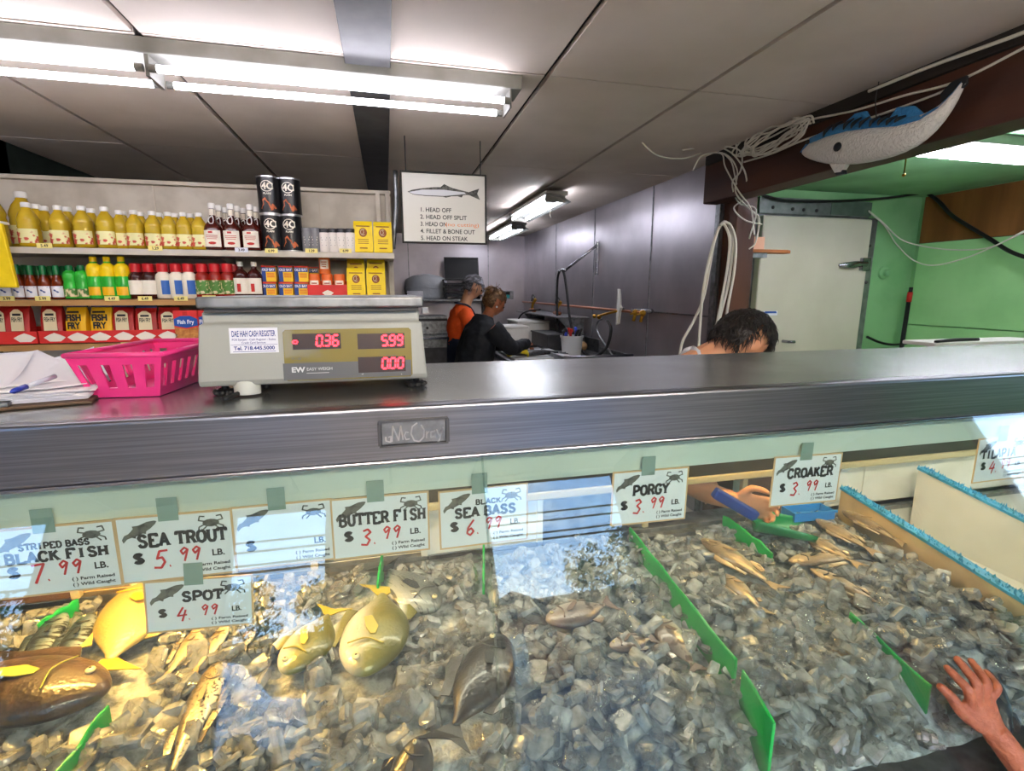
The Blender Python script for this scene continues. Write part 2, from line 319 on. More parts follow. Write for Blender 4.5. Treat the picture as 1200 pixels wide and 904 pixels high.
mat('fish_white', '#d8d6d2', .55, bump=.5, bscale=90); mat('fish_blue', '#3a86c4', .5, bump=.4, bscale=90); mat('fish_black', '#10151c', .5)
mat('asphalt', '#38393b', .85, col2='#2c2d30', nscale=8); mat('bark', '#4a3b2c', .9); mat('leaf', '#3e6a2a', .7, col2='#2c5020', nscale=2); mat('brick', '#8d4a3a', .8, col2='#7c3e30', nscale=8); mat('wall_shop', '#6f6a62', .8, col2='#625d56', nscale=2); mat('roof_grey', '#4c4a4c', .8); mat('van_white', '#dcdfe2', .3); mat('glass_dark', '#1a2028', .1); mat('tail_red', '#a01818', .3)
mat('scoop_green', '#128a4c', .25, trans=.25, col2='#0f7d44', nscale=6); mat('blue_plastic', '#2c82cc', .3); mat('blue_dark', '#233a8c', .4)
mat('sign_board', '#cfcdc4', .3); mat('orange_ink', '#e0792e', .6)
glass_mat('case_glass', '#f2f8f5', .012); glass_mat('window_glass', '#f2f6f6')
# ice: clear chips - mirror by Fresnel, part refraction, part cloudy white
def ice_material():
    m = bpy.data.materials.new('ice'); m.use_nodes = True; nt = m.node_tree; nt.nodes.clear(); L = nt.links.new
    gl = N(nt, 'ShaderNodeBsdfGlass', Roughness=.02, IOR=1.25); gl.inputs[0].default_value = (.97, .98, .98, 1)
    tr = N(nt, 'ShaderNodeBsdfTransparent'); tr.inputs[0].default_value = (.95, .96, .96, 1)
    df = N(nt, 'ShaderNodeBsdfDiffuse'); df.inputs[0].default_value = (.93, .95, .95, 1)
    tl = N(nt, 'ShaderNodeBsdfTranslucent'); tl.inputs[0].default_value = (.93, .95, .95, 1)
    gs = N(nt, 'ShaderNodeBsdfGlossy', Roughness=.06); fr = N(nt, 'ShaderNodeLayerWeight', Blend=.34)
    cl = N(nt, 'ShaderNodeMixShader'); cl.inputs[0].default_value = .5; L(df.outputs[0], cl.inputs[1]); L(tl.outputs[0], cl.inputs[2])
    a = N(nt, 'ShaderNodeMixShader'); a.inputs[0].default_value = .35; L(gl.outputs[0], a.inputs[1]); L(tr.outputs[0], a.inputs[2])
    tc = N(nt, 'ShaderNodeTexCoord'); nz = N(nt, 'ShaderNodeTexNoise', Scale=30.0, Detail=4.0); L(tc.outputs['Object'], nz.inputs['Vector'])
    mr = N(nt, 'ShaderNodeMapRange'); mr.inputs[1].default_value = .4; mr.inputs[2].default_value = .7; mr.inputs[3].default_value = .2; mr.inputs[4].default_value = .6; L(nz.outputs[0], mr.inputs[0])
    b = N(nt, 'ShaderNodeMixShader'); L(mr.outputs[0], b.inputs[0]); L(a.outputs[0], b.inputs[1]); L(cl.outputs[0], b.inputs[2])
    c = N(nt, 'ShaderNodeMixShader'); L(fr.outputs['Fresnel'], c.inputs[0]); L(b.outputs[0], c.inputs[1]); L(gs.outputs[0], c.inputs[2])
    n2 = N(nt, 'ShaderNodeTexNoise', Scale=90.0, Detail=2.0); L(tc.outputs['Object'], n2.inputs['Vector']); bm = N(nt, 'ShaderNodeBump', Strength=.45, Distance=.004); L(n2.outputs[0], bm.inputs['Height'])
    for q in (gl, gs, df, fr): L(bm.outputs[0], q.inputs['Normal'])
    o = N(nt, 'ShaderNodeOutputMaterial'); L(c.outputs[0], o.inputs[0]); MATS['ice'] = m
ice_material()

# ------------------------------------------------------------ room shell
CEIL = 2.35
def wallbox(name, m, *b): return struct(MB().box(*b).build(name, m))
wallbox('floor', 'floor_tile', -3.3, 4.5, -2.6, 7.8, -.1, 0)
c = MB().mat(1).box(-3.3, 2.2, -2.6, 7.8, CEIL+.02, CEIL+.1).mat(0)
xs = [-3.3, -2.64, -2.0, -1.367, -.73, -.03, .63, 1.27, 2.2]; ys = [-2.6, -2.2, -.8, .6, 2.0, 3.42, 4.82, 6.22, 7.8]
for i in range(len(xs)-1):
    for j in range(len(ys)-1):
        z = CEIL + random.uniform(0, .002); g = .011
        c.box(xs[i]+g, xs[i+1]-g, ys[j]+.004, ys[j+1]-.004, z, z+.02)
struct(c.build('ceiling', ['ceiling_panel', 'seam_dark']))
struct(MB().box(-.105, .05, .2, 7.5, CEIL-.022, CEIL+.004).build('trim_1', 'dark_metal', bevel=.003))
# back and right partition clad in steel sheet with seams
b = MB().box(-2.1, 2.2, 7.6, 7.75, 0, CEIL+.05)
for x in (-.9, .33, 1.5): b.mat(1).box(x-.006, x+.006, 7.594, 7.602, 0, CEIL); b.mat(0)
struct(b.build('wall_back', ['steel_wall', 'steel_dull']))
b = MB().box(2.06, 2.2, 2.9, 7.6, 0, CEIL+.05)
for y in (3.75, 4.9, 6.1): b.mat(1).box(2.054, 2.062, y-.006, y+.006, 0, CEIL); b.mat(0)
b.mat(1).box(2.052, 2.062, 2.9, 7.6, 1.375, 1.387)
b.box(2.045, 2.062, 2.885, 2.93, 0, CEIL)
struct(b.build('wall_right', ['steel_wall', 'steel_dull']))
wallbox('wall_left', 'dark_green', -2.15, -2.0, 3.45, 7.7, 0, CEIL+.05)
wallbox('wall_shop_left', 'wall_beige', -3.35, -3.2, -2.6, 3.5, 0, CEIL+.05)
wallbox('wall_left_return', 'dark_green', -3.3, -2.0, 3.45, 3.55, 0, CEIL+.05)
wallbox('wall_green_back', 'green_paint', 2.2, 4.45, 3.45, 3.6, 0, 2.45)
gb = MB().box(4.35, 4.5, -2.6, -1.3, 0, 2.45).box(4.35, 4.5, -.6, 3.45, 0, 2.45).box(4.35, 4.5, -1.3, -.6, 0, 1.3).box(4.35, 4.5, -1.3, -.6, 2.12, 2.45)
struct(gb.build('wall_green_right', 'green_paint'))
gp = MB().box(4.325, 4.349, 2.42, 3.4, 0, 1.26).box(4.325, 4.349, 2.42, 3.4, 1.27, 1.93)
struct(gp.build('trim_2', 'green_panel'))
struct(MB().box(4.32, 4.349, 2.42, 3.4, 1.935, 2.3).build('trim_3', 'plywood'))
struct(MB().box(4.2, 4.349, 2.2, 2.42, 0, 2.31).build('trim_4', 'brown_post', bevel=.006))
wallbox('ceiling_green', 'green_ceiling', 2.1, 4.5, -2.6, 2.9, 2.31, 2.42); struct(MB().box(2.2, 4.5, 2.9, 3.6, 2.31, 2.42).build('ceiling_green_rear', 'green_ceiling'))
struct(MB().box(1.95, 2.1, -2.5, 2.93, 2.08, CEIL+.01).build('trim_5', 'brown_beam', bevel=.006))
struct(MB().box(1.93, 1.96, -2.5, 2.9, 2.30, CEIL+.012).build('trim_6', 'seam_dark'))
struct(MB().box(2.075, 2.215, 2.76, 2.885, 0, CEIL).build('trim_7', 'brown_post', bevel=.006))
# shop front with its openings
fw = MB()
def op(x0, x1, z0, z1): fw.box(x0, x1, -2.62, -2.5, z0, z1)
op(-3.3, -3.15, 0, 2.45); op(-3.15, -2.37, 0, .7); op(-3.15, -2.37, 2.36, 2.45); op(-2.37, -1.22, 0, 2.45)
op(-1.22, -.5, 0, .5); op(-1.22, -.5, 2.27, 2.45); op(-.5, .7, 0, 2.45); op(.7, 1.95, 2.33, 2.45); op(1.95, 4.5, 0, 2.45)
struct(fw.build('wall_front', 'wall_beige'))
def window(n, x0, x1, z0, z1, kind='window'):
    f = MB(); t = .035
    f.box(x0, x0+t, -2.6, -2.52, z0, z1).box(x1-t, x1, -2.6, -2.52, z0, z1).box(x0+t, x1-t, -2.6, -2.52, z0, z0+t).box(x0+t, x1-t, -2.6, -2.52, z1-t, z1)
    o = struct(f.build(f'{kind}_{n}', 'dark_metal'))
    MB().box(x0+t, x1-t, -2.563, -2.557, z0+t, z1-t).build('pane', 'window_glass', o)
    return o
window(1, -3.15, -2.37, .7, 2.36); window(2, -1.22, -.5, .5, 2.27)
d = window(1, .7, 1.95, 0, 2.33, 'door')
MB().box(1.78, 1.8, -2.5, -2.46, .85, 1.3).build('door_handle', 'steel', d, bevel=.004)
f = MB().box(4.36, 4.44, -1.3, -1.26, 1.3, 2.12).box(4.36, 4.44, -.64, -.6, 1.3, 2.12).box(4.36, 4.44, -1.26, -.64, 1.3, 1.34).box(4.36, 4.44, -1.26, -.64, 2.08, 2.12)
o = struct(f.build('window_3', 'dark_metal')); MB().box(4.397, 4.403, -1.26, -.64, 1.34, 2.08).build('pane', 'window_glass', o)

# ------------------------------------------------------------ street beyond the shop front (seen mirrored in the case glass)
struct(MB().box(-40, 60, -60, -2.62, -.25, -.1).build('road', 'asphalt'))
def tree(x, y, h, r, seed, label):
    t = thing('street_tree', label, 'tree', (x, y, -.1), group='trees across the street')
    MB().tube([(0, 0, 0), (.1, 0, h*.3), (0, .1, h*.6), (.15, 0, h*.8)], .2, 8, radii=[.22, .17, .12, .06]).build('trunk', 'bark', t, True)
    rn = random.Random(seed); m = MB()
    for k in range(26):
        a, e = rn.uniform(0, 6.28), rn.uniform(-.5, 1); cx, cy, cz = r*.75*math.cos(a)*math.cos(e), r*.75*math.sin(a)*math.cos(e), h*.72+r*.7*math.sin(e)
        for q in range(60):
            v = Vector((rn.gauss(0, 1), rn.gauss(0, 1), rn.gauss(0, .8))).normalized()*r*.32*rn.uniform(.6, 1.1)+Vector((cx, cy, cz)); s = r*.06
            n1 = Vector((rn.gauss(0, 1), rn.gauss(0, 1), rn.gauss(0, 1))).normalized(); u1 = n1.orthogonal().normalized()*s; w1 = n1.cross(u1)
            m.add([v-u1, v-w1*.5, v+u1, v+w1*.5], [(0, 1, 2, 3)])
    m.build('crown', 'leaf', t)
tree(-17.5, -25, 6.4, 2.7, 1, 'leafy street tree farthest from the brick house')
tree(-12.7, -26, 6.2, 2.2, 6, 'leafy street tree second farthest from the brick house')
tree(-7.6, -26, 6.0, 2.2, 2, 'leafy street tree behind the parked white van')
tree(-3.1, -27, 5.6, 2.3, 3, 'small leafy street tree between van and brick house')
tree(11, -25, 6.2, 2.5, 4, 'round leafy street tree right of the brick house')
tree(16, -24, 6.0, 2.5, 5, 'leafy street tree farthest along past the brick house')
h = thing('brick_house', 'red brick house with grey roof across the street', 'house', (5.2, -27, -.1))
MB().box(-2.4, 2.4, -3, 3, 0, 2.7).build('wall_shell', 'brick', h); MB().prism([(-2.7, 2.7), (2.7, 2.7), (0, 3.9)], -3.2, 3.2, lambda x, y, dd=0: Vector((x, dd, y))).build('roof', 'roof_grey', h)
for x in (-1.4, 1.3): MB().box(x-.4, x+.4, 2.95, 3.05, 1, 2.1).build('window_pane', 'glass_dark', h)
MB().box(-.35, .35, 2.96, 3.05, 0, 2).build('front_door', 'cooler_white', h)
v = thing('parked_van', 'white van parked at the kerb outside the shop', 'van', (-4.2, -10.5, -.1))
b2 = thing('sky_block_row', 'long low grey building added behind the street trees to block low sky', 'building', (-2, -36, -.1)); MB().box(-34, 34, -3, 3, 0, 3.9).build('wall_shell', 'wall_shop', b2); MB().box(-34.3, 34.3, -3.3, 3.3, 3.9, 4.2).build('roof', 'roof_grey', b2)  # building row added to keep low sky out of the glass reflection
for k in range(12): MB().box(-32+5.5*k, -29+5.5*k, 2.97, 3.05, .6, 2.6).build('shop_window', 'glass_dark', b2)
MB().prism([(-2.2, .35), (2.2, .35), (2.2, 1.0), (1.5, 1.15), (.9, 1.85), (-2.1, 1.9), (-2.2, 1.6)], -.9, .9, lambda x, y, dd=0: Vector((x, dd, y))).build('body_shell', 'van_white', v, bevel=.06)
MB().box(-1.9, -.8, .88, .92, 1.15, 1.7).box(-.6, .5, .88, .92, 1.15, 1.7).build('side_window', 'glass_dark', v)
for x in (-1.4, 1.4):
    for y in (-.8, .8): MB().lathe([(.33, -.1), (.33, .1)], 18, M=Matrix.Translation((x, y, .33)) @ Matrix.Rotation(math.pi/2, 4, 'X')).build('wheel', 'rubber_black', v, True, auto=40)
MB().box(-2.24, -2.18, .6, .85, .9, 1.4).build('tail_light', 'tail_red', v)
pl = thing('utility_pole', 'wooden utility pole carrying the power lines over the street', 'pole', (-24, -14, -.1)); MB().tube([(0, 0, 0), (0, 0, 7)], .14, 8).build('shaft', 'bark', pl, True); MB().box(-.06, .06, -.9, .9, 5.2, 5.3).build('crossarm', 'bark', pl)
pw = thing('utility_pole', 'second wooden utility pole far along the street', 'pole', (34, -14, -.1)); MB().tube([(0, 0, 0), (0, 0, 7)], .14, 8).build('shaft', 'bark', pw, True); MB().box(-.06, .06, -.9, .9, 5.2, 5.3).build('crossarm', 'bark', pw)
for k, (y, z) in enumerate(((-14.8, 5.2), (-14.3, 4.8), (-13.7, 4.3), (-13.4, 4.05))):
    tag(MB().tube([(-24, y, z+.15), (5, y, z-.1), (34, y, z+.15)], .035, 6).build('power_line', 'cable_black', None, True), f'black power line over the street, {ordn(k)} from the top', 'cable', 'power lines over the street')
# ------------------------------------------------------------ refrigerated display case with counter top
TOP = 1.37; FY = .79; RY = 1.268; X0, X1 = -1.15, 2.35
case = thing('display_case', 'long refrigerated fish display case with slanted glass and a stainless counter top', 'display case', (0, 0, 0))
MB().box(X0, X1, FY+.012, RY, TOP-.03, TOP).build('counter_top', 'steel_top', case, bevel=.004)
MB().box(X0, X1, FY, FY+.03, TOP-.088, TOP+.0015).build('front_edge', 'steel_edge', case, bevel=.006, seg=3)
MB().box(X0, X1, FY+.002, FY+.045, TOP-.094, TOP-.088).build('edge_trim', 'steel', case, bevel=.002)
# cast nameplate with raised script letters
p0, p1 = at(446, 497, Y=FY-.004), at(523, 517, Y=FY-.004)
npz0, npz1 = p1.z, at(523, 491, Y=FY-.004).z
npl = MB().box(p0.x, p1.x, FY-.005, FY+.002, npz0, npz1).build('nameplate', 'plate_grey', case, bevel=.0015)
fr = MB(); wd, hh = p1.x-p0.x, npz1-npz0
for a in ((p0.x-.003, p1.x+.003, npz1, npz1+.003), (p0.x-.003, p1.x+.003, npz0-.003, npz0), (p0.x-.005, p0.x, npz0, npz1), (p1.x, p1.x+.005, npz0, npz1)): fr.box(a[0], a[1], FY-.008, FY+.002, a[2], a[3])
fr.build('plate_frame', 'dark_metal', npl)
lt = MB(); k = hh*.62; bx = p0.x+.008; bz = npz0+hh*.2; mp = XZat(FY-.005)
def sc(pl, x, s=1, y=0): return [(bx+wd*x+a*k*s, bz+b*k*s+y*k) for a, b in pl]
for pl in ([(-.05, .3), (-.05, 0), (.25, -.1), (.3, .3), (.12, .25)], [(.35, -.1), (.45, 1), (.8, 0), (.98, 1), (1.1, 0)]): lt.strokes([sc(pl, .0)], .0022, mp, .0012)
lt.strokes([sc([(1.5, .5), (1.3, .55), (1.2, .3), (1.3, 0), (1.55, .05)], .0)], .002, mp, .0012)
lt.strokes([sc([(2.1, 1.15), (1.75, .9), (1.65, .4), (1.85, -.1), (2.2, -.2), (2.5, .1), (2.55, .6), (2.35, 1)], .0)], .0024, mp, .0012)
for pl in ([(2.7, 0), (2.72, .5), (2.74, .35), (2.9, .5)], [(3.25, .45), (3.0, .45), (3.0, .05), (3.25, .1), (3.28, .5), (3.3, 0)], [(3.4, .6), (3.6, .1), (3.85, .7), (3.55, -.3), (3.45, -.25)]): lt.strokes([sc(pl, .0)], .002, mp, .0012)
lt.build('raised_lettering', 'can_rim', npl)
MB().box(X0, X1, .838, .848, 1.208, 1.284).build('header_strip', 'header_green', case, bevel=.002)
# slanted front glass: two panes leaning 20 degrees
def pane(x0, x1, off):
    th = math.radians(20); M = Matrix.Translation((0, FY+.012-off, TOP-.09)) @ Matrix.Rotation(-th, 4, 'X')
    return MB().box(x0, x1, -.003, .003, -.78, 0, M).build('glass_pane', 'case_glass', case)
pane(X0+.01, .146, 0); pane(.142, X1-.01, .008)
MB().box(X0, X1, .47, .56, .0, .56).build('front_panel', 'white_enamel', case, bevel=.006)
MB().box(X0, X1, .56, 1.36, .05, .56).build('tub', 'steel_dull', case)
for x in (X0-.012, X1): 
    MB().prism([(.5, .05), (RY, .05), (RY, TOP-.031), (FY+.01, TOP-.03), (.54, .56)], x, x+.012, lambda a, b, d=0: Vector((d, a, b))).build('end_panel', 'white_enamel', case)
MB().box(X0, X1, 1.25, 1.36, .56, .825).build('rear_wall', 'case_white', case)
MB().box(X0, X1, 1.235, 1.26, .825, .838).box(X0, X1, 1.262, 1.285, .825, .850).box(X0, X1, 1.29, 1.36, .825, .838).build('rear_track', 'steel_dull', case, bevel=.001)
MB().box(X0, X1, 1.25, 1.266, 1.003, 1.083).build('rear_header', 'gap_dark', case); MB().box(X0, X1, 1.24, 1.262, .986, 1.005).build('rear_rail', 'rail_beige', case, bevel=.002)
MB().box(X0, X1, 1.246, 1.267, 1.083, TOP-.03).build('rear_lintel', 'case_white', case)
def door(x0, x1, y, fill, frame='rail_beige'):
    o = MB().box(x0, x0+.018, y, y+.016, .838, .988).box(x1-.018, x1, y, y+.016, .838, .988).box(x0+.018, x1-.018, y, y+.016, .838, .85).box(x0+.018, x1-.018, y, y+.016, .97, .988).build('sliding_door', frame, case, bevel=.0015)
    MB().box(x0+.017, x1-.017, y+.005, y+.01, .85, .97).build('door_sheet', fill, o)
door(-1.14, -.72, 1.262, 'door_brown'); door(-.75, -.52, 1.283, 'wood_tan'); door(-.55, -.20, 1.262, 'steel_dull'); door(-.24, .08, 1.283, 'steel_dull', 'white_enamel'); door(.06, .40, 1.262, 'white_enamel', 'white_enamel'); door(.37, .735, 1.272, 'steel_dull')
door(1.055, 1.30, 1.272, 'door_brown'); 
MB().prism([(1.30, .838), (1.335, .838), (1.41, .99), (1.37, .99)], 1.25, 1.262, lambda a, b, d=0: Vector((a, d, b))).build('door_post', 'steel_dull', case)
MB().box(1.36, X1, 1.262, 1.275, .838, 1.0).box(1.51, 1.516, 1.258, 1.263, .838, 1.0).build('rear_panel', 'case_white', case)
# lamps fixed under the counter top inside the case
def case_lamp(x0, x1, y, z, glow, label, body='fixture_white', r=.013):
    t = thing('case_lamp', label, 'lamp', ((x0+x1)/2, y, z)); l = (x1-x0)/2
    MB().box(-l, l, -.03, .03, .02, .045).box(-l, -l+.02, -.012, .012, -.01, .02).box(l-.02, l, -.012, .012, -.01, .02).build('lamp_housing', body, t, bevel=.003)
    MB().tube([(-l+.02, 0, 0), (l-.02, 0, 0)], r, 10, False).build('lamp_tube', glow, t, True, auto=50)
case_lamp(-.75, -.35, 1.05, 1.285, 'warm_glow', 'warm yellow tube lamp under the counter over the left fish')
case_lamp(.85, 1.25, 1.14, 1.285, 'warm_glow_right', 'warm tube lamp under the counter over the croakers', r=.009)
case_lamp(-.25, .8, 1.12, 1.285, 'case_glow', 'long pale tube lamp under the middle of the counter')
case_lamp(1.3, 2.2, 1.0, 1.285, 'case_glow', 'pale tube lamp under the counter over the white tray')

# ------------------------------------------------------------ price cards
def trout_outline(k): return [(a*k, b*k) for a, b in [(0, .02), (.12, .14), (.22, .12), (.4, .22), (.42, .34), (.56, .24), (.8, .2), (.95, .1), (1, .02), (.93, -.06), (.75, -.14), (.62, -.16), (.58, -.26), (.52, -.17), (.34, -.14), (.3, -.22), (.24, -.1), (.12, -.06), (-.02, -.14)]]
def rot2(pl, an, ox, oy): ca, sa = math.cos(an), math.sin(an); return [(ox+a*ca-b*sa, oy+a*sa+b*ca) for a, b in pl]
def price_card(lines, price, label, tl, wd=.156, ht=.104, ang=0, y=.833, parts='both'):
    """tl: top-left corner (x, z) of the card"""
    t = thing('price_card', label, 'price card', (tl[0], y, tl[1]), group='price cards taped under the counter edge', rot=(0, math.radians(ang), 0))
    mp = lambda a, b, d=0: Vector((a, -d, b))
    MB().box(0, wd, -.0008, .0008, -ht, 0).build('card', 'sign_card', t)
    e = MB(); w = .003
    e.box(-w, 0, -.001, .001, -ht-w, w).box(wd, wd+w, -.001, .001, -ht-w, w).box(0, wd, -.001, .001, 0, w).box(0, wd, -.001, .001, -ht-w, -ht).build('card_border', 'sign_edge', t)
    m = MB(); d = .0014
    m.poly(rot2([(a, b*.62) for a, b in trout_outline(.056)], .50, .005, -.034), mp, d)
    m.build('trout_emblem', 'emblem', t); m = MB(); cxx, cy = wd*.82, -.017
    m.poly([(cxx+.012*math.cos(a*.524), cy+.0065*math.sin(a*.524)) for a in range(12)], mp, d)
    for s in (-1, 1):
        m.strokes([[(cxx+s*.009, cy+.003), (cxx+s*.017, cy+.005), (cxx+s*.015, cy+.012), (cxx+s*.008, cy+.011)], [(cxx+s*.009, cy-.002), (cxx+s*.017, cy-.006), (cxx+s*.018, cy-.011)], [(cxx+s*.006, cy-.005), (cxx+s*.012, cy-.011)]], .0022, mp, d)
    m.build('crab_emblem', 'emblem', t)
    m = MB()
    for s, x, yy, h, ww in lines: slab(m, s, x*wd, -yy*ht, h*ht, mp, d, ww*wd)
    slab(m, '$', wd*.10, -ht*.72, ht*.17, mp, d, ht*.17)
    m.text('LB.', wd*.80, -ht*.70, ht*.1, mp, d, bold=.03)
    m.text('( ) Farm Raised', wd*.60, -ht*.85, ht*.048, mp, d, bold=.03, width=wd*.36); m.text('( ) Wild Caught', wd*.60, -ht*.94, ht*.048, mp, d, bold=.03, width=wd*.36)
    m.build('lettering', 'black_ink', t)
    if price:
        m = MB(); big, cents = price
        x = hand(m, big, wd*.27, -ht*.82, ht*.28, mp, d, ht*.035)
        x = hand(m, '.', x-.002, -ht*.80, ht*.16, mp, d, ht*.035)
        if cents: hand(m, cents, wd*.50, -ht*.735, ht*.21, mp, d, ht*.03)
        m.build('handwritten_price', 'red_ink', t)
    MB().box(wd*.36, wd*.54, -.0016, -.001, -.008, .030).build('tape_strip', 'tape', t)
Z = 1.207
price_card([('STRIPED BASS', .22, .31, .09, .58), ('BLACK FISH', .10, .50, .145, .84)], ('7', '99'), 'white price card for striped bass and black fish at 7.99', (-.574, Z), ang=0)
price_card([('SEA TROUT', .16, .46, .19, .80)], ('5', '99'), 'white price card for sea trout at 5.99, spot card taped below', (-.412, Z+.002), ang=.6, y=.832)
price_card([('SPOT', .33, .42, .19, .40)], ('4', '99'), 'tilted white price card for spot at 4.99 under the sea trout card', (-.385, 1.101), ang=3.5, y=.830, wd=.150, ht=.084)
price_card([], None, 'white price card mostly washed out between sea trout and butter fish', (-.254, Z+.001), ang=0, y=.835, wd=.148)
price_card([('BUTTER FISH', .06, .45, .19, .92)], ('3', '99'), 'white price card for butter fish at 3.99', (-.103, Z), ang=.3)
price_card([('BLACK', .40, .27, .085, .30), ('SEA BASS', .16, .48, .16, .72)], ('6', '99'), 'white price card for black sea bass, next after butter fish', (.075, Z-.004), ang=-.4)
price_card([('PORGY', .26, .46, .19, .50)], ('3', '99'), 'white price card for porgy at 3.99', (.404, Z+.002), ang=.8)
price_card([('CROAKER', .20, .44, .19, .70)], ('3', '99'), 'white price card for croaker at 3.99', (.764, Z+.003), ang=1.2, wd=.166)
price_card([('TILAPIA', .08, .46, .19, .70)], ('4', '99'), 'white price card at 4.99 over the empty white trays', (1.322, Z+.002), ang=-.5)

# ------------------------------------------------------------ ice and fish
def zice(x, y):
    z = .835 - .085*(1.22-y) + .010*noise.noise(Vector((x*7, y*7, 0))) + .008*noise.noise(Vector((x*19, y*19, 3)))
    if y < .70: z -= (.70-y)*.75
    return z
FOOT = []           # fish footprints: few chips on top of these
def fish(label, head, tail, species, hr, mats, dorsal=1, z=.012, group=None, keep=.12, tilt=0, name='whole_fish', tr=.42, fin=None, zref=.845, fork=.35, cat='fish'):
    a, b = at(*head, Z=zref), at(*tail, Z=zref); dv = a-b; L_ = math.hypot(dv.x, dv.y); c = (a+b)/2
    za = zice(max(-1, min(1.3, a.x)), a.y); zb = zice(max(-1.1, min(1.3, b.x)), b.y)
    t = thing(name, label, cat, (b.x, b.y, zb+z), group=group)
    pitch = -math.atan2(za-zb, L_)
    t.rotation_euler = Euler((tilt, pitch, math.atan2(dv.y, dv.x)), 'XYZ')
    H = L_*hr; T = H*tr
    # body along +X (tail root -> nose), height on Y, thickness on Z
    prof = {'long': [(0, .16), (.08, .2), (.2, .38), (.35, .72), (.5, .95), (.62, 1), (.75, .93), (.85, .76), (.93, .5), (.98, .26), (1, .05)],
            'round': [(0, .12), (.06, .16), (.14, .35), (.28, .74), (.42, .96), (.55, 1), (.7, .95), (.82, .78), (.92, .52), (.98, .26), (1, .05)]}[species]
    tl = .16 if species == 'long' else .14
    m = MB(); rs = []
    for q, hh in prof:
        x = L_*(tl+(1-tl)*q); th = T*(hh**.8)*(1 if q < .8 else 1.02); n = 16; ring = []
        bl = -.06*H*math.sin(math.pi*q)*dorsal
        for k in range(n):
            an = 2*math.pi*k/n; ring.append((x, dorsal*H/2*hh*math.cos(an)+bl, th/2*math.sin(an)))
        if dorsal < 0: ring.reverse()
        rs.append(ring)
    body = m.rings(rs).build('body', mats[0], t, True, sub=1)
    fm = fin or mats[1]
    def finm(nm, pts, zz=0.0, th=.0022, rip=.004, mm=None):
        m = MB(); m.prism([(x, y*dorsal) for x, y in pts], -th/2, th/2, lambda x, y, d=0: Vector((x, y, zz+d+rip*math.sin(x*260+y*120)*.5)))
        return m.build(nm, mm or fm, t)
    x0 = L_*tl; hs = H*.5
    finm('tail_fin', [(x0+.02*L_, hs*.16), (x0*.55, hs*.45), (0, hs*.85), (x0*fork, hs*.1), (x0*fork, -hs*.1), (0, -hs*.85), (x0*.55, -hs*.45), (x0+.02*L_, -hs*.16)])
    finm('dorsal_fin', [(L_*.34, hs*.62), (L_*.33, hs*.95), (L_*.45, hs*1.05), (L_*.55, hs*1.26), (L_*.66, hs*1.34), (L_*.72, hs*.94), (L_*.55, hs*.8)], mm=mats[0])
    finm('anal_fin', [(L_*.3, -hs*.62), (L_*.29, -hs*.95), (L_*.38, -hs*1.22), (L_*.46, -hs*1.05), (L_*.48, -hs*.85)], mm=mats[0])
    m = MB(); px, py = L_*.72, -hs*.12*dorsal
    m.prism([(px, py+hs*.1), (px-.06*L_, py+hs*.14), (px-.15*L_, py-hs*.1), (px-.14*L_, py-hs*.32), (px-.05*L_, py-hs*.2), (px, py-hs*.05)], 0, .0018, lambda x, y, d=0: Vector((x, y, T*.48+d+.006*(px-x)/(.1*L_))))
    m.build('pectoral_fin', fm, t)
    ex, ey, er = L_*(tl+(1-tl)*.885), dorsal*hs*.18, max(.0035, H*.055); ez = T*.36
    e = MB().ball((ex, ey, ez), er, 8, (1, 1, .6)).build('eye', mats[2] if len(mats) > 2 else 'fish_eye', t, True)
    MB().ball((ex, ey, ez+er*.25), er*.55, 8, (1, 1, .7)).build('pupil', 'eye_dark', e, True)
    m = MB(); m.tube([(L_*(tl+(1-tl)*.76), dorsal*hs*.5, T*.44), (L_*(tl+(1-tl)*.73), 0, T*.52), (L_*(tl+(1-tl)*.77), -dorsal*hs*.5, T*.42)], .0016, 5).build('gill_edge', fm, t, True)
    FOOT.append((a, b, H*.5, keep)); return t
mat('fish_eye', '#d8c89a', .15, coat=1)
fish_mat('skin_blackfish', '#5c463c', '#33261d', '#241a14', '#3e3028', 45, .58); mat('fin_olive', '#8a8a34', .4)
fish_mat('skin_mackerel', '#1c2833', '#46586a', '#8c98a2', '#141c24', 60, .52, stretch=(2.6, .5, 1)); mat('fin_dark', '#22282e', .4)
fish_mat('skin_pompano', '#9a8a4a', '#cdb878', '#e0c868'); mat('fin_yellow', '#e8b824', .4)
fish_mat('skin_spot', '#84755a', '#bfae8c', '#dccfb0', '#6a5a3c', 40, .6, stretch=(2, .6, 1)); mat('fin_tan', '#9a8464', .4)
fish_mat('skin_trout', '#4a4232', '#8c7c5c', '#d0c4a4', '#2a241a', 170, .58)
fish_mat('skin_butterfish', '#565624', '#7a7636', '#dcdad2'); mat('fin_butter', '#a89838', .4)
fish_mat('skin_bass', '#23292c', '#3c4448', '#68706f', '#15191b', 55, .55); fish_mat('skin_silver', '#3c4446', '#757b7a', '#a4a6a2', '#363c3e', 50, .6, stretch=(.3, 2, 1))
fish_mat('skin_blackbass', '#0c0e12', '#1b1f26', '#30343a', '#090a0d', 50, .55)
fish_mat('skin_porgy', '#5a4c48', '#8c807a', '#c4bcb2', '#4a3c38', 45, .6); mat('fin_porgy', '#6a5a54', .4)
fish_mat('skin_croaker', '#6a5844', '#a8947a', '#d2c4ac', '#54442f', 50, .6, stretch=(.8, 2, 1)); fish_mat('skin_croaker_dark', '#3c3028', '#6e5a44', '#a08a6c', '#241a12', 50, .58)
fish('large dark brown blackfish lying at the lower left corner of the ice', (127, 812), (-135, 800), 'long', .36, ('skin_blackfish', 'fin_olive'), 1, .03, keep=0, tr=.5)
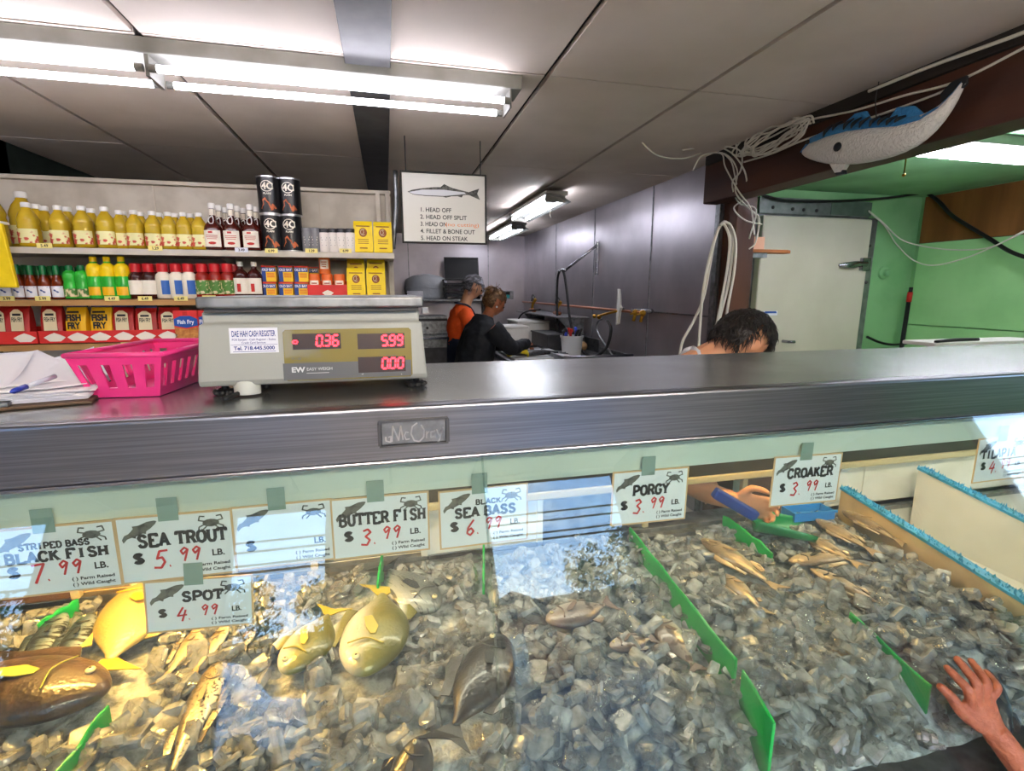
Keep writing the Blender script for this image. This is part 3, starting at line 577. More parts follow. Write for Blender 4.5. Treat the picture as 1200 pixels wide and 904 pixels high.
fish('blue black mackerel nearer the left wall, behind the big blackfish', (75, 720), (10, 800), 'long', .26, ('skin_mackerel', 'fin_dark'), 1, .018, keep=.05)
fish('blue black mackerel between the other mackerel and the yellow pompano', (109, 722), (45, 805), 'long', .24, ('skin_mackerel', 'fin_dark'), 1, .02, keep=.05)
fish('yellow pompano with a bright yellow tail under the sea trout card', (172, 690), (118, 790), 'round', .50, ('skin_pompano', 'fin_yellow'), 1, .02, keep=0)
fish('golden tan spot fish nearest the yellow pompano', (240, 728), (186, 795), 'long', .26, ('skin_spot', 'fin_tan'), 1, .014, keep=.08)
fish('golden tan spot fish in the middle of three under the spot card', (266, 728), (222, 785), 'long', .24, ('skin_spot', 'fin_tan'), 1, .014, keep=.1)
fish('dark speckled spot fish at the right end of the yellow lit ice', (298, 728), (262, 775), 'long', .24, ('skin_trout', 'fin_tan'), 1, .012, keep=.1)
fish('long speckled golden sea trout near the bottom of the ice', (262, 765), (180, 920), 'long', .2, ('skin_trout', 'fin_tan'), -1, .016, keep=.05)
fish('olive butterfish with white belly, the smaller one on the left', (333, 784), (392, 712), 'round', .54, ('skin_butterfish', 'fin_butter'), -1, .022, keep=0)
fish('olive butterfish with white belly, the larger one on the right', (422, 786), (452, 690), 'round', .54, ('skin_butterfish', 'fin_butter'), -1, .026, keep=0)
fish('grey sea bass at the back of the ice below the sea bass card', (512, 712), (448, 664), 'round', .5, ('skin_silver', 'fin_dark'), 1, .016, keep=.1)
fish('black sea bass half buried in ice below the centre of the case', (588, 740), (520, 862), 'round', .42, ('skin_blackbass', 'fin_dark'), 1, .03, keep=.04)
fish('black sea bass closest to the glass at the bottom edge', (502, 838), (440, 930), 'round', .5, ('skin_blackbass', 'fin_dark'), 1, .026, keep=.06)
fish('grey porgy showing its flank in the middle of the ice', (640, 722), (720, 700), 'round', .46, ('skin_porgy', 'fin_porgy'), -1, .022, keep=.06)
fish('grey porgy behind the green divider, beside the flank up porgy', (715, 745), (770, 735), 'round', .46, ('skin_porgy', 'fin_porgy'), -1, .016, keep=.15)
fish('brown porgy with its head against the long green divider', (770, 712), (822, 770), 'round', .42, ('skin_porgy', 'fin_porgy'), -1, .014, keep=.1)
fish('dark porgy under the ice at the bottom centre', (745, 868), (830, 880), 'round', .46, ('skin_blackbass', 'fin_porgy'), -1, .018, keep=.1)
CG = None
fish('tan croaker with its head raised, closest to the long divider', (822, 634), (918, 688), 'long', .27, ('skin_croaker', 'fin_tan'), 1, .022, keep=.02)
fish('short tan croaker below the raised one', (846, 666), (902, 712), 'long', .3, ('skin_croaker', 'fin_tan'), 1, .014, keep=.1)
fish('brown backed croaker on top of the pile against the tan foam wall', (985, 608), (1064, 642), 'long', .3, ('skin_croaker', 'fin_tan'), 1, .035, keep=0)
fish('golden croaker second in the pile behind the green scoop', (955, 616), (1030, 652), 'long', .3, ('skin_croaker', 'fin_tan'), 1, .028, keep=0)
fish('golden croaker beside the scoop mouth', (940, 628), (1012, 664), 'long', .3, ('skin_croaker', 'fin_tan'), 1, .024, keep=.04)
fish('croaker lying crosswise with dark tail below the pile', (925, 655), (1015, 652), 'long', .28, ('skin_croaker', 'fin_dark'), 1, .022, keep=.06)
fish('croaker with a curved dark back below the pile', (950, 662), (1048, 704), 'long', .28, ('skin_croaker', 'fin_dark'), 1, .02, keep=.06)
fish('dark croaker beside the short green divider', (985, 684), (1062, 718), 'long', .26, ('skin_croaker_dark', 'fin_dark'), 1, .012, keep=.2)
fish('brown croaker half covered by ice in the middle compartment', (1018, 752), (960, 738), 'long', .3, ('skin_croaker_dark', 'fin_tan'), 1, .006, keep=.35)
fish('dark fish lying alone at the far end of the ice near the hand', (1152, 736), (1212, 800), 'long', .26, ('skin_blackbass', 'fin_dark'), 1, .012, keep=.05)
fish('dark fish against the tan foam wall', (1105, 668), (1190, 712), 'long', .2, ('skin_blackbass', 'fin_dark'), 1, .004, keep=.3)

# green plastic dividers standing in the ice
def divider(pa, pb, h, label, zr=.0, th=.006):
    a, b = Vector(pa), Vector(pb); d = (b-a); L_ = math.hypot(d.x, d.y); t = thing('ice_divider', label, 'divider', (a.x, a.y, 0), math.atan2(d.y, d.x))
    m = MB(); n = 8
    top = [(L_*i/n, zice(a.x+d.x*i/n, a.y+d.y*i/n)+.012+h*(1 if i < n-1 else .8)+.003*math.sin(i*2.1)) for i in range(n+1)]
    if a.z: top = [(x, a.z+(b.z-a.z)*x/L_+.002*math.sin(x*40)) for x, z in top]
    out = top+[(L_, top[-1][1]-.12), (0, top[0][1]-.12)]
    m.prism(out, -th/2, th/2, lambda x, y, dd=0: Vector((x, dd, y))).build('divider_sheet', 'divider_green', t, bevel=.0015)
    m = MB(); m.tube([(x, 0, z) for x, z in top], th*.42, 6).build('rolled_edge', 'divider_green', t, True)
divider((.655, 1.235, .875), (.618, .72, .855), .055, 'tall green plastic divider running down the ice left of the croakers')
divider((.617, .70, .85), (.602, .60, .835), .03, 'short green plastic piece in line with the end of the tall divider')
divider((.965, 1.235, 0), (.985, 1.05, 0), .03, 'green divider piece below the scoop at the back')
divider((.985, .81, .835), (1.005, .64, .785), .022, 'green divider half buried beside the hand')
divider((.225, 1.235, 0), (.195, 1.08, 0), .03, 'dark green divider left of the porgy ice')
divider((-.04, 1.24, 0), (-.05, 1.12, 0), .035, 'green divider end beside the grey sea bass')
divider((-.50, .90, 0), (-.56, .66, 0), .012, 'green divider below the big blackfish')
divider((-.70, 1.22, 0), (-.745, 1.16, 0), .02, 'green divider tip behind the mackerel')

# crushed ice
rs = np.random.RandomState(5)
def chip_proto(kind):
    """chamfered slab; ribbed ones look like stuck half cubes"""
    x, y, z = .5, .42, .26; c = .12
    vs = []; fs = []
    for sx in (-1, 1):
        for sy in (-1, 1):
            for sz in (-1, 1):
                vs += [(sx*(x-c), sy*y, sz*z*.75), (sx*x, sy*(y-c), sz*z*.7), (sx*(x-c), sy*(y-c), sz*z)]
    import bmesh
    bm = bmesh.new()
    for v in vs: bm.verts.new(v)
    bmesh.ops.convex_hull(bm, input=bm.verts)
    bmesh.ops.dissolve_limit(bm, angle_limit=.05, verts=bm.verts, edges=bm.edges)
    bm.verts.index_update()
    V = np.array([v.co[:] for v in bm.verts]); F = [[v.index for v in f.verts] for f in bm.faces]; bm.free()
    return V, F
PV, PF = chip_proto(0)
def keep_at(x, y):
    for a, b, hw, kp in FOOT:
        d = b-a; L2 = d.x*d.x+d.y*d.y; t = max(.04, min(.96, ((x-a.x)*d.x+(y-a.y)*d.y)/L2)); q = math.hypot(x-a.x-d.x*t, y-a.y-d.y*t)
        if q < hw*.92: return kp
    return 1
def chips(name, x0, x1, label, dens=2300):
    V = []; F = []; Mi = []
    # packed bed
    nx, ny = max(8, int((x1-x0)/.012)), 54; base = 0
    for j in range(ny+1):
        for i in range(nx+1):
            x = x0+(x1-x0)*i/nx; y = .595+(1.245-.595)*j/ny; V.append((x, y, zice(x, y)-.012))
    for j in range(ny):
        for i in range(nx): a = j*(nx+1)+i; F.append((a, a+1, a+nx+2, a+nx+1)); Mi.append(1)
    n = int((x1-x0)*.67*dens)
    for k in range(n):
        x, y = rs.uniform(x0+.014, x1-.014), rs.uniform(.60, 1.235)
        kp = keep_at(x, y)
        if rs.rand() > kp: continue
        lift = .016 if kp < 1 else 0
        s = rs.uniform(.026, .046) if y < 1.02 else rs.uniform(.022, .038)
        ribs = 5 if rs.rand() < .03 else 1
        E3 = np.array(Euler((rs.normal(0, .55), rs.normal(0, .55), rs.uniform(0, 6.28))).to_matrix())
        z = zice(x, y)+rs.uniform(-.006, .016)+lift
        if ribs > 1: s = .034
        for q in range(ribs):
            W = PV*np.array([s*rs.uniform(.8, 1.4), s*rs.uniform(.75, 1.25), s*rs.uniform(.35, .95)])+rs.normal(0, .0012, PV.shape)
            if ribs > 1: W = W*np.array([1, .36, 1])+np.array([0, (q-2)*.0125, .006])
            W = W@E3.T+np.array([x, y, z]); b0 = len(V); V += [tuple(v) for v in W]; F += [tuple(i+b0 for i in f) for f in PF]; Mi += [0]*len(PF)
    m = MB(); m.v = V; m.f = F; m.m = Mi
    tag(m.build('crushed_ice', ['ice', 'ice_packed']), label, 'ice', 'crushed ice in the case', 'stuff')
chips('a', -1.12, -.05, 'crushed ice lit yellow under the left price cards')
chips('b', -.05, .2, 'crushed ice around the black sea bass')
chips('c', .2, .61, 'crushed ice over the porgies left of the tall green divider')
chips('d', .61, .99, 'crushed ice between the tall green divider and the short one')
chips('e', .99, 1.385, 'crushed ice around the croaker pile beside the tan foam wall')

# foam tray walls with blue fringe on the right
def foam_wall(pa, pb, z0, z1, m, label, fr):
    a, b = Vector(pa), Vector(pb); d = b-a; L_ = d.length
    t = thing('tray_wall', label, 'tray wall', (a.x, a.y, 0), math.atan2(d.y, d.x))
    MB().prism([(0, z0), (L_, z0), (L_, z1-.09), (0, z1)], -.012, .012, lambda x, y, dd=0: Vector((x, dd, y))).build('foam_panel', m, t, bevel=.004)
    g = MB(); rn = random.Random(3)
    for i in range(240):
        x = L_*i/240; zz = z1-.09*x/L_; q = rn.uniform(-.014, .014); h = rn.uniform(.006, .016)
        g.add([(x-.004, q-.003, zz-.002), (x+.005, q-.002, zz-.002), (x+.001, q+.005, zz-.002), (x+rn.uniform(-.005, .005), q+rn.uniform(-.006, .006), zz+h)], [(0, 1, 3), (1, 2, 3), (2, 0, 3)])
    g.prism([(0, z1-.004), (L_, z1-.094), (L_, z1-.086), (0, z1+.004)], -.015, .015, lambda x, y, dd=0: Vector((x, dd, y)))
    g.build('blue_fringe', fr, t)
foam_wall((1.405, 1.235, 0), (1.395, .64, 0), .58, .925, 'foam_tan', 'tan foam tray wall with blue fringed top beside the croakers', 'blue_fringe')
foam_wall((1.715, 1.235, 0), (1.71, .66, 0), .58, .965, 'foam_white', 'white foam tray wall with blue fringed top, farther along', 'blue_fringe')
tag(MB().box(1.40, 2.3, .6, 1.25, .565, .74).build('foam_tray', 'foam_white', bevel=.006), 'empty white foam tray floor between the fringed walls', 'tray')
# scoop with dark blue handle and a blue tray behind
a = at(862, 590, Y=1.19); b = at(930, 618, Y=1.12)
t = thing('ice_scoop', 'green plastic ice scoop with a dark blue handle at the back of the croaker ice', 'scoop', (a.x+.05, 1.17, a.z-.03), math.radians(-18), rot=(0, math.radians(12), math.radians(-18)))
m = MB(); rsx = []
for q in range(7):
    x = .0+.155*q/6; wv = .045+.02*q/6; hv = .05-.012*q/6
    rsx.append([(x+.03*(.5+.5*math.cos(an)), wv*math.cos(an), -hv*math.sin(an)) for an in [math.pi*k/12 for k in range(13)]])
vs = [p for r in rsx for p in r]; fs = [(i*13+k, i*13+k+1, (i+1)*13+k+1, (i+1)*13+k) for i in range(6) for k in range(12)]; n0 = len(vs)
vs.append((.0, 0, -.02)); fs += [(k+1, k, n0) for k in range(12)]
m.add(vs, fs); o = m.build('scoop_bowl', 'scoop_green', t, True, auto=50); sd = o.modifiers.new('solid', 'SOLIDIFY'); sd.thickness = .003
MB().box(-.135, .01, -.014, .014, -.02, .012, Matrix.Rotation(math.radians(18), 4, 'Y')).build('scoop_handle', 'blue_dark', t, bevel=.006)
a = at(925, 600, Y=1.2); b = at(968, 600, Y=1.2)
t = thing('plastic_tray', 'small bright blue plastic tray behind the croaker card', 'tray', ((a.x+b.x)/2, 1.2, a.z-.012), math.radians(-4)); w2 = (b.x-a.x)/2
MB().box(-w2, w2, -.03, .03, -.012, -.008).box(-w2, w2, -.03, -.027, -.008, .016).box(-w2, w2, .027, .03, -.008, .016).box(-w2, -w2+.003, -.027, .027, -.008, .016).box(w2-.003, w2, -.027, .027, -.008, .016).build('tray_shell', 'blue_plastic', t, bevel=.001)
MB().box(-w2-.004, w2+.004, -.034, -.03, .012, .018).build('tray_rim', 'blue_plastic', t)
# ------------------------------------------------------------ ceiling lamps
def lamp(name, label, loc, rz, length, n, glow, gap=.14, hw=.068, tube_r=.0115, segs=1, ref=False, group=None, drop=.045, h=.05):
    t = thing(name, label, 'ceiling light', loc, rz, group)
    l = length*segs/2
    MB().box(-l-.04, l+.04, -hw, hw, 0, h).build('housing', 'fixture_white', t, bevel=.004)
    if ref:
        MB().prism([(-hw*.3, 0), (hw*.3, 0), (hw*1.3, -.05), (hw*1.26, -.052), (hw*.28, -.006), (-hw*.28, -.006), (-hw*1.26, -.052), (-hw*1.3, -.05)], -l-.04, l+.04, lambda y, z, d=0: Vector((d, y, z))).build('reflector', 'reflector_grey', t)
    for s in range(segs):
        xa = -l+s*length
        for k in range(n):
            y = (k-(n-1)/2)*gap
            tb = MB().tube([(xa+.03, y, -drop), (xa+length-.03, y, -drop)], tube_r, 12, False).build('tube', glow, t, True, auto=50)
            for e0 in (xa+.008, xa+length-.032): MB().tube([(e0, y, -drop), (e0+.024, y, -drop)], tube_r*1.05, 12, False).build('end_cap', 'fixture_white', tb, True, auto=50)
        for xx in (xa, xa+length-.006): MB().box(xx, xx+.006, -hw*.9, hw*.9, -drop-.02, 0).build('socket_plate', 'fixture_white', t)
    return t
lamp('strip_light', 'long white strip light with bright bare tubes across the shop ceiling', (-.72, 2.085, 2.30), 0, 1.215, 2, 'tube_glow', segs=2)
t1 = lamp('shop_light', 'two tube shop light with reflector, nearer of the pair over the fish cutting table', (1.33, 4.55, 2.285), math.pi/2, 1.15, 2, 'back_tube_glow', hw=.09, ref=True, drop=.03, h=.03)
MB().tube([(.4, 0, .03), (.4, 0, .075)], .004, 5).tube([(-.4, 0, .03), (-.4, 0, .075)], .004, 5).build('hanger_chain', 'dark_metal', t1)
MB().tube([(-.52, .0, -.02), (-.5, .02, -.12), (-.51, .015, -.16)], .0025, 5).build('pull_cord', 'cable_white', t1)
t1 = lamp('shop_light', 'two tube shop light farther back, next to the rear wall', (1.5, 6.45, 2.285), math.pi/2, 1.3, 2, 'back_tube_glow', hw=.09, ref=True, drop=.03, h=.03)
MB().tube([(.4, 0, .03), (.4, 0, .075)], .004, 5).tube([(-.4, 0, .03), (-.4, 0, .075)], .004, 5).build('hanger_chain', 'dark_metal', t1)
t1 = lamp('tube_light', 'bright tube light on the ceiling of the green painted corner', (3.05, 2.08, 2.262), 0, 1.22, 2, 'green_tube_glow', gap=.07, hw=.06)
MB().tube([(-.60, -.03, -.05), (-.60, -.03, -.16)], .003, 5).ball((-.60, -.03, -.165), .008, 8).build('pull_cord', 'brass', t1)

# ------------------------------------------------------------ things on the counter
SY = .93
def spx(x, y): return at(x, y, Y=SY)
xl, xr = spx(233, 452).x, spx(501, 447).x; zb, zt = 1.390, spx(240, 381).z; zs = spx(240, 366).z
t = thing('counter_scale', 'grey electronic price scale with red digits standing on the counter', 'scale', ((xl+xr)/2, SY, TOP)); ox, oz = (xl+xr)/2, TOP
hw = (xr-xl)/2
m = MB(); prof = [(0, zb-oz), (-.004, zb-oz+.01), (.006, zt-oz), (.016, zt-oz+.002), (.018, zs-oz), (.30, zs-oz), (.31, zb-oz)]
def side(ins): return [[(s*(hw-ins(i)), y, z) for i, (y, z) in enumerate(prof)] for s in (-1, 1)]
ra = [Vector((-hw+(0 if i < 2 or i == 6 else .006 if i == 2 else .01), y, z)) for i, (y, z) in enumerate(prof)]; rb = [Vector((-v.x, v.y, v.z)) for v in ra]
m.rings([ra, rb]); m.build('scale_body', 'scale_grey', t, bevel=.004, seg=3)
pz0, pz1 = spx(240, 362).z-oz, spx(240, 348).z-oz
MB().box(-hw+.012, hw-.004, -.012, .29, pz0, pz1).build('platter', 'steel_dull', t, bevel=.004, seg=3)
MB().box(-hw+.02, hw-.012, -.0, .28, pz0-.006, pz0).build('platter_frame', 'dark_metal', t)
for x in (-hw+.07, hw-.05): MB().lathe([(.016, zs-oz), (.016, pz0)], 14, (x, .05, 0)).build('platter_support', 'rubber_black', t, True, auto=40)
def face(x, y):        # photo pixel on the tilted front -> local point
    p = at(x, y, Y=SY+.0005); return Vector((p.x-ox, 0, p.z-oz))
def fy(z): return -.004+.010*max(0, (z-(zb-oz)-.01))/((zt-zb)-.01)
fm = lambda x, z, d=0: Vector((x, fy(z)-.0006-d, z))
def rect(m, x0, y0, x1, y1, d=0):
    a, b = face(x0, y0), face(x1, y1); m.poly([(a.x, b.z), (b.x, b.z), (b.x, a.z), (a.x, a.z)], fm, d); return a, b
m = MB(); a, b = face(330.5, 387), face(483.5, 440.5); r_ = .004
m.prism([(a.x+r_, b.z), (b.x-r_, b.z), (b.x, b.z+r_), (b.x, a.z-r_), (b.x-r_, a.z), (a.x+r_, a.z), (a.x, a.z-r_), (a.x, b.z+r_)], -.001, .0012, fm)
dp = m.build('display_panel', 'display_olive', t)
m = MB(); rect(m, 332, 426, 482, 439.5, .0016); m.build('display_band', 'display_grey', dp)
SEG = {'0': 'abcdef', '3': 'abcdg', '5': 'acdfg', '6': 'acdefg', '9': 'abcdfg'}
def seg7(m, s, x, y, h, mp, d):
    w = h*.5
    P = {'a': [(0, 1), (1, 1)], 'b': [(1, 1), (1, .5)], 'c': [(1, .5), (1, 0)], 'd': [(0, 0), (1, 0)], 'e': [(0, 0), (0, .5)], 'f': [(0, .5), (0, 1)], 'g': [(0, .5), (1, .5)]}
    for c in s:
        if c == '.': m.strokes([[(x-h*.14, y+.02*h), (x-h*.06, y+.02*h)]], h*.12, mp, d); continue
        for q in SEG[c]:
            (a0, b0), (a1, b1) = P[q]; ins = .12
            if a0 != a1: a0, a1 = ins, 1-ins
            else: b0, b1 = (max(b0, b1)-.06, min(b0, b1)+.06)
            m.strokes([[(x+a0*w+b0*h*.1, y+b0*h), (x+a1*w+b1*h*.1, y+b1*h)]], h*.15, mp, d)
        x += h*.74
for (x0, y0, x1, y1, s, sx0) in ((342, 391.5, 400, 408.5, '0.36', 371), (418.5, 391.5, 474.5, 408, '5.99', 447.5), (419.5, 418.5, 475.5, 434.5, '0.00', 448)):
    m = MB(); a, b = rect(m, x0, y0, x1, y1, .002); dw = m.build('display_window', 'display_black', dp)
    m = MB(); q = face(sx0, y1-3); seg7(m, s, q.x, q.z, (a.z-b.z)*.66, fm, .0026)
    if s == '0.36':
        q = face(346, 401); MB().strokes([[(q.x+.004*math.cos(k*1.05), q.z+.003*math.sin(k*1.05)) for k in range(7)]], .0016, fm, .0026).build('red_indicator', 'led_red', dp)
    m.build('red_digits', 'led_red', dp)
m = MB()
for s, x, y, h in (('PS-100', 342, 422, .004), ('UNIT PRICE', 452, 390.6, .0022), ('TOTAL PRICE', 452, 417.3, .0022), ('WEIGHT', 378, 390.6, .0022)):
    q = face(x, y); m.text(s, q.x, q.z, h, fm, .0018)
q = face(345, 424.3); q2 = face(398, 424.3); m.strokes([[(q.x, q.z), (q2.x, q2.z)]], .0006, fm, .0018)
m.build('panel_print', 'display_grey', dp)
m = MB(); q = face(342.5, 436); m.text('EW', q.x, q.z, .0085, fm, .0022, bold=.04, sx=1.15); q = face(360, 434); m.text('EASY WEIGH', q.x, q.z, .0052, fm, .0022); q = face(360, 437); m.strokes([[(q.x, q.z), (q.x+.037, q.z)]], .0008, fm, .0022)
q = face(424, 438.6); m.text('LB', q.x, q.z, .002, fm, .0022); q = face(470, 438.6); m.text('$', q.x, q.z, .002, fm, .0022)
m.build('maker_print', 'grey_ink', dp)
m = MB(); a, b = face(267, 385), face(327, 413); m.prism([(a.x, b.z), (b.x, b.z), (b.x, a.z), (a.x, a.z)], -.0002, .0006, fm); st = m.build('service_sticker', 'sticker', t)
m = MB(); W = b.x-a.x; Hh = a.z-b.z
m.text('DAE HAH CASH REGISTER', a.x+W*.05, b.z+Hh*.66, Hh*.23, fm, .001, bold=.02, width=W*.9)
m.text('POS System - Cash Register - Scales', a.x+W*.05, b.z+Hh*.50, Hh*.08, fm, .001, bold=.01, width=W*.9); m.text('Credit Card Services', a.x+W*.24, b.z+Hh*.375, Hh*.08, fm, .001, bold=.01, width=W*.5)
m.strokes([[(a.x+W*.02, b.z+Hh*.33), (a.x+W*.98, b.z+Hh*.33)]], .0006, fm, .001)
m.text('Tel. 718.445.5000', a.x+W*.08, b.z+Hh*.13, Hh*.14, fm, .001, bold=.03, width=W*.84); m.strokes([[(a.x+W*.06, b.z+Hh*.06), (a.x+W*.94, b.z+Hh*.06)]], .0008, fm, .001)
m.build('sticker_print', 'ink_blue', st)
MB().lathe([(.021, -.016), (.0215, -.01), (.0215, .006), (.02, .008)], 24, (face(287, 446).x, .012, zb-oz), 1, .8).build('level_bubble', 'scale_grey_light', t, True, auto=40)
for x, y in ((face(258, 460).x, .03), (face(489, 455).x, .03), (-hw+.04, .26), (hw-.04, .26)):
    f = MB().lathe([(.014, 0), (.016, .002), (.016, .009), (.006, .011), (.006, zb-oz+.004)], 12, (x, y, 0)).build('foot', 'rubber_black', t, True, auto=40)
    g = MB()
    for k in range(8): a_ = k*math.pi/4; g.ball((x+.016*math.cos(a_), y+.016*math.sin(a_), .006), .005, 6, (1, 1, .9))
    g.build('foot_knob_ribs', 'rubber_black', f, True)
a, b = face(303, 452), face(266, 478)
MB().tube([(a.x, .04, .016), (a.x-.02, .02, .010), (b.x+.005, -.03, .004)], .004, 6).ball((a.x+.002, .045, .012), .008, 8).build('lock_lever', 'rubber_black', t, True)
MB().box(hw-.004, hw+.006, .02, .04, pz0-.012, pz0-.002).build('side_tab', 'steel_dull', t)

# pink basket
A, B, Cc = at(157, 467, Z=TOP), at(187, 465, Z=TOP), at(234, 447, Z=TOP)
dr = (Cc-B); dr.z = 0; dr.normalize(); sd = (A-B); sd.z = 0; sd = (sd-dr*sd.dot(dr)).normalized()
t = thing('plastic_basket', 'bright pink slotted plastic basket beside the scale', 'basket', (B.x, B.y, TOP), math.atan2(dr.y, dr.x))
LB, WB, HB, fl = .225, .105, .073, .022
SGN = 1 if Vector((-dr.y, dr.x, 0)).dot(sd) > 0 else -1
def bk(u, v, q): # u along, v across (0..1), q height 0..1
    return Vector((-fl*q*.8+u*(LB+fl*1.6*q), SGN*(-fl*q*.9+v*(WB+fl*1.8*q)), .002+HB*q))
m = MB()
def quad(p): m.add(p, [(0, 1, 2, 3)])
def wall(fu, n):   # fu(s,q) side map; slots between q .2 and .75
    for i in range(n):
        s0, s1 = i/n, (i+1)/n; c0, c1 = s0+(s1-s0)*.28, s1-(s1-s0)*.28
        quad([fu(s0, 0), fu(s1, 0), fu(s1, .22), fu(s0, .22)]); quad([fu(s0, .78), fu(s1, .78), fu(s1, 1), fu(s0, 1)])
        quad([fu(s0, .22), fu(c0, .22), fu(c0, .78), fu(s0, .78)]); quad([fu(c1, .22), fu(s1, .22), fu(s1, .78), fu(c1, .78)])
wall(lambda s, q: bk(s, 0, q), 9); wall(lambda s, q: bk(1, s, q), 4); wall(lambda s, q: bk(1-s, 1, q), 9); wall(lambda s, q: bk(0, 1-s, q), 4)
quad([bk(0, 0, 0), bk(0, 1, 0), bk(1, 1, 0), bk(1, 0, 0)])
o = m.build('basket_shell', 'pink_plastic', t)
we = o.modifiers.new('weld', 'WELD'); we.merge_threshold = .0003; s_ = o.modifiers.new('solid', 'SOLIDIFY'); s_.thickness = .003; s_.offset = 0
m = MB(); cs = [bk(0, 0, 1), bk(1, 0, 1), bk(1, 1, 1), bk(0, 1, 1), bk(0, 0, 1)]
for a, b in zip(cs, cs[1:]): m.tube([a, b], .0045, 8, False)
for c_ in cs[:4]: m.ball(c_, .0045, 8)
m.build('rolled_rim', 'pink_plastic', t, True)
t['label'] = 'bright pink slotted plastic basket beside the scale'

# clipboard with papers and a pen
t = thing('clipboard', 'brown clipboard full of loose curling white papers on the counter', 'clipboard', (-.468, .930, TOP), math.radians(16))
MB().box(-.25, 0, 0, .325, .001, .006).build('board', 'board_brown', t, bevel=.0015)
MB().box(-.20, -.10, .004, .03, .006, .012).tube([(-.2, .03, .014), (-.1, .03, .014)], .005, 8, False).box(-.17, -.13, -.006, .012, .012, .02).build('metal_clip', 'steel_dull', t, bevel=.001)
def sheet(name, x0, x1, y0, y1, fz, lines=True, rot=0):
    m = MB(); nx, ny = 12, 14; c_ = Vector(((x0+x1)/2, (y0+y1)/2, 0)); R = Matrix.Rotation(rot, 3, 'Z')
    vs = []
    for j in range(ny+1):
        for i in range(nx+1):
            u, v = i/nx, j/ny; p = R @ (Vector((x0+(x1-x0)*u, y0+(y1-y0)*v, 0))-c_)+c_; q = fz(u, v)
            vs.append((p.x+(q[1] if isinstance(q, tuple) else 0), p.y, (q[0] if isinstance(q, tuple) else q)))
    m.add(vs, [(j*(nx+1)+i, j*(nx+1)+i+1, (j+1)*(nx+1)+i+1, (j+1)*(nx+1)+i) for j in range(ny) for i in range(nx)])
    o = m.build(name, 'paper_sheet', t, True); s = o.modifiers.new('solid', 'SOLIDIFY'); s.thickness = .0006; return o
for k in range(7):
    zz = .0075+.0022*k; rn = random.Random(k)
    sheet('paper', -.235+rn.uniform(-.006, .004), -.012+rn.uniform(-.01, .014), .02, .315+rn.uniform(-.01, .012), lambda u, v, zz=zz: zz+.006*v*u, rot=rn.uniform(-.05, .05))
sheet('curled_paper', -.22, -.02, .03, .33, lambda u, v: (.025+.06*max(0, v*.6+u*.7-.55)**1.6, -.02*max(0, u-.6)), rot=.12)
sheet('curled_paper', -.26, -.06, .06, .36, lambda u, v: (.028+.045*max(0, v*.8+u*.55-.6)**1.5, -.05*max(0, v-.5)), rot=.38)
sheet('curled_paper', -.33, -.13, .05, .34, lambda u, v: (.028+.03*v**2+.03*max(0, .45-u)**1.3, 0), rot=.1)
a, b = at(12, 460, Z=TOP+.032), at(48, 447, Z=TOP+.040)
pn = thing('ballpoint_pen', 'blue capped ballpoint pen lying on the clipboard papers', 'pen', a); d = b-a
MB().tube([(0, 0, 0), d*.1, d*.5], .004, 8, False, radii=[.0012, .004, .0045]).build('pen_cap', 'pen_blue', pn, True); MB().tube([d*.5, d*1.5], .0038, 8, False).build('barrel', 'pen_clear', pn, True)
# ------------------------------------------------------------ grocery shelf
GY = 2.92           # line the front row stands on
GF = 2.86           # shelf front edge
zA = at(230, 292, Y=GF).z; zB = at(230, 350, Y=GF).z; zC = at(150, 401, Y=GF).z
SX0, SX1 = -1.95, at(462, 300, Y=GF).x
t = thing('grocery_shelf', 'white grocery shelving unit with three shelves against the left side', 'shelf', (0, 0, 0))
ztop = at(200, 218, Y=3.2).z
MB().box(SX0, SX1, 3.2, 3.225, 0, ztop).build('back_panel', 'shelf_white', t); MB().box(SX0, SX1, 3.17, 3.235, ztop, ztop+.02).build('top_rail', 'shelf_white', t, bevel=.003)
for x in (-1.18, -.35): MB().box(x-.003, x+.003, 3.196, 3.201, 0, ztop).build('panel_seam', 'wall_beige', t)
for x in (SX0+.02, SX1-.02, SX1-.075): MB().box(x-.012, x+.012, 3.15, 3.2, 0, ztop).build('upright', 'shelf_white', t, bevel=.002)
for z, m_ in ((zA, 'shelf_white'), (zB, 'shelf_wood'), (zC, 'shelf_wood')):
    s = MB().box(SX0, SX1, GF, 3.2, z-.03, z-.008).build('shelf_board', m_, t, bevel=.003)
    MB().box(SX0, SX1, GF-.006, GF, z-.032, z-.004).build('price_rail', 'shelf_white' if z == zA else 'shelf_wood', s)
    for x in (-.82, SX1-.03): MB().prism([(GF+.03, z-.03), (3.2, z-.03), (3.2, z-.11), (GF+.12, z-.035)], x-.004, x+.004, lambda a, b, d=0: Vector((d, a, b))).build('shelf_bracket', 'shelf_white', s)
def ptag(px, py, white=False):
    p = at(px, py, Y=GF-.008); m = MB().box(p.x-.03, p.x+.03, GF-.009, GF-.0065, p.z-.011, p.z+.011)
    m.mat(1).text('%d.%d9' % (random.randint(1, 6), random.choice((2, 4, 9))), p.x, p.z-.006, .012, XZat(GF-.0092), .0002, 'c', .03)
    m.build('price_tag', ['sticker' if white else 'price_yellow', 'black_ink'], t)
for p in ((52, 288), (182, 291), (283, 293, True), (318, 294), (365, 294), (405, 294), (8, 350), (50, 350), (131, 350), (170, 350), (212, 350), (245, 349), (295, 349), (336, 349), (390, 349), (432, 349), (150, 404)): ptag(*p)

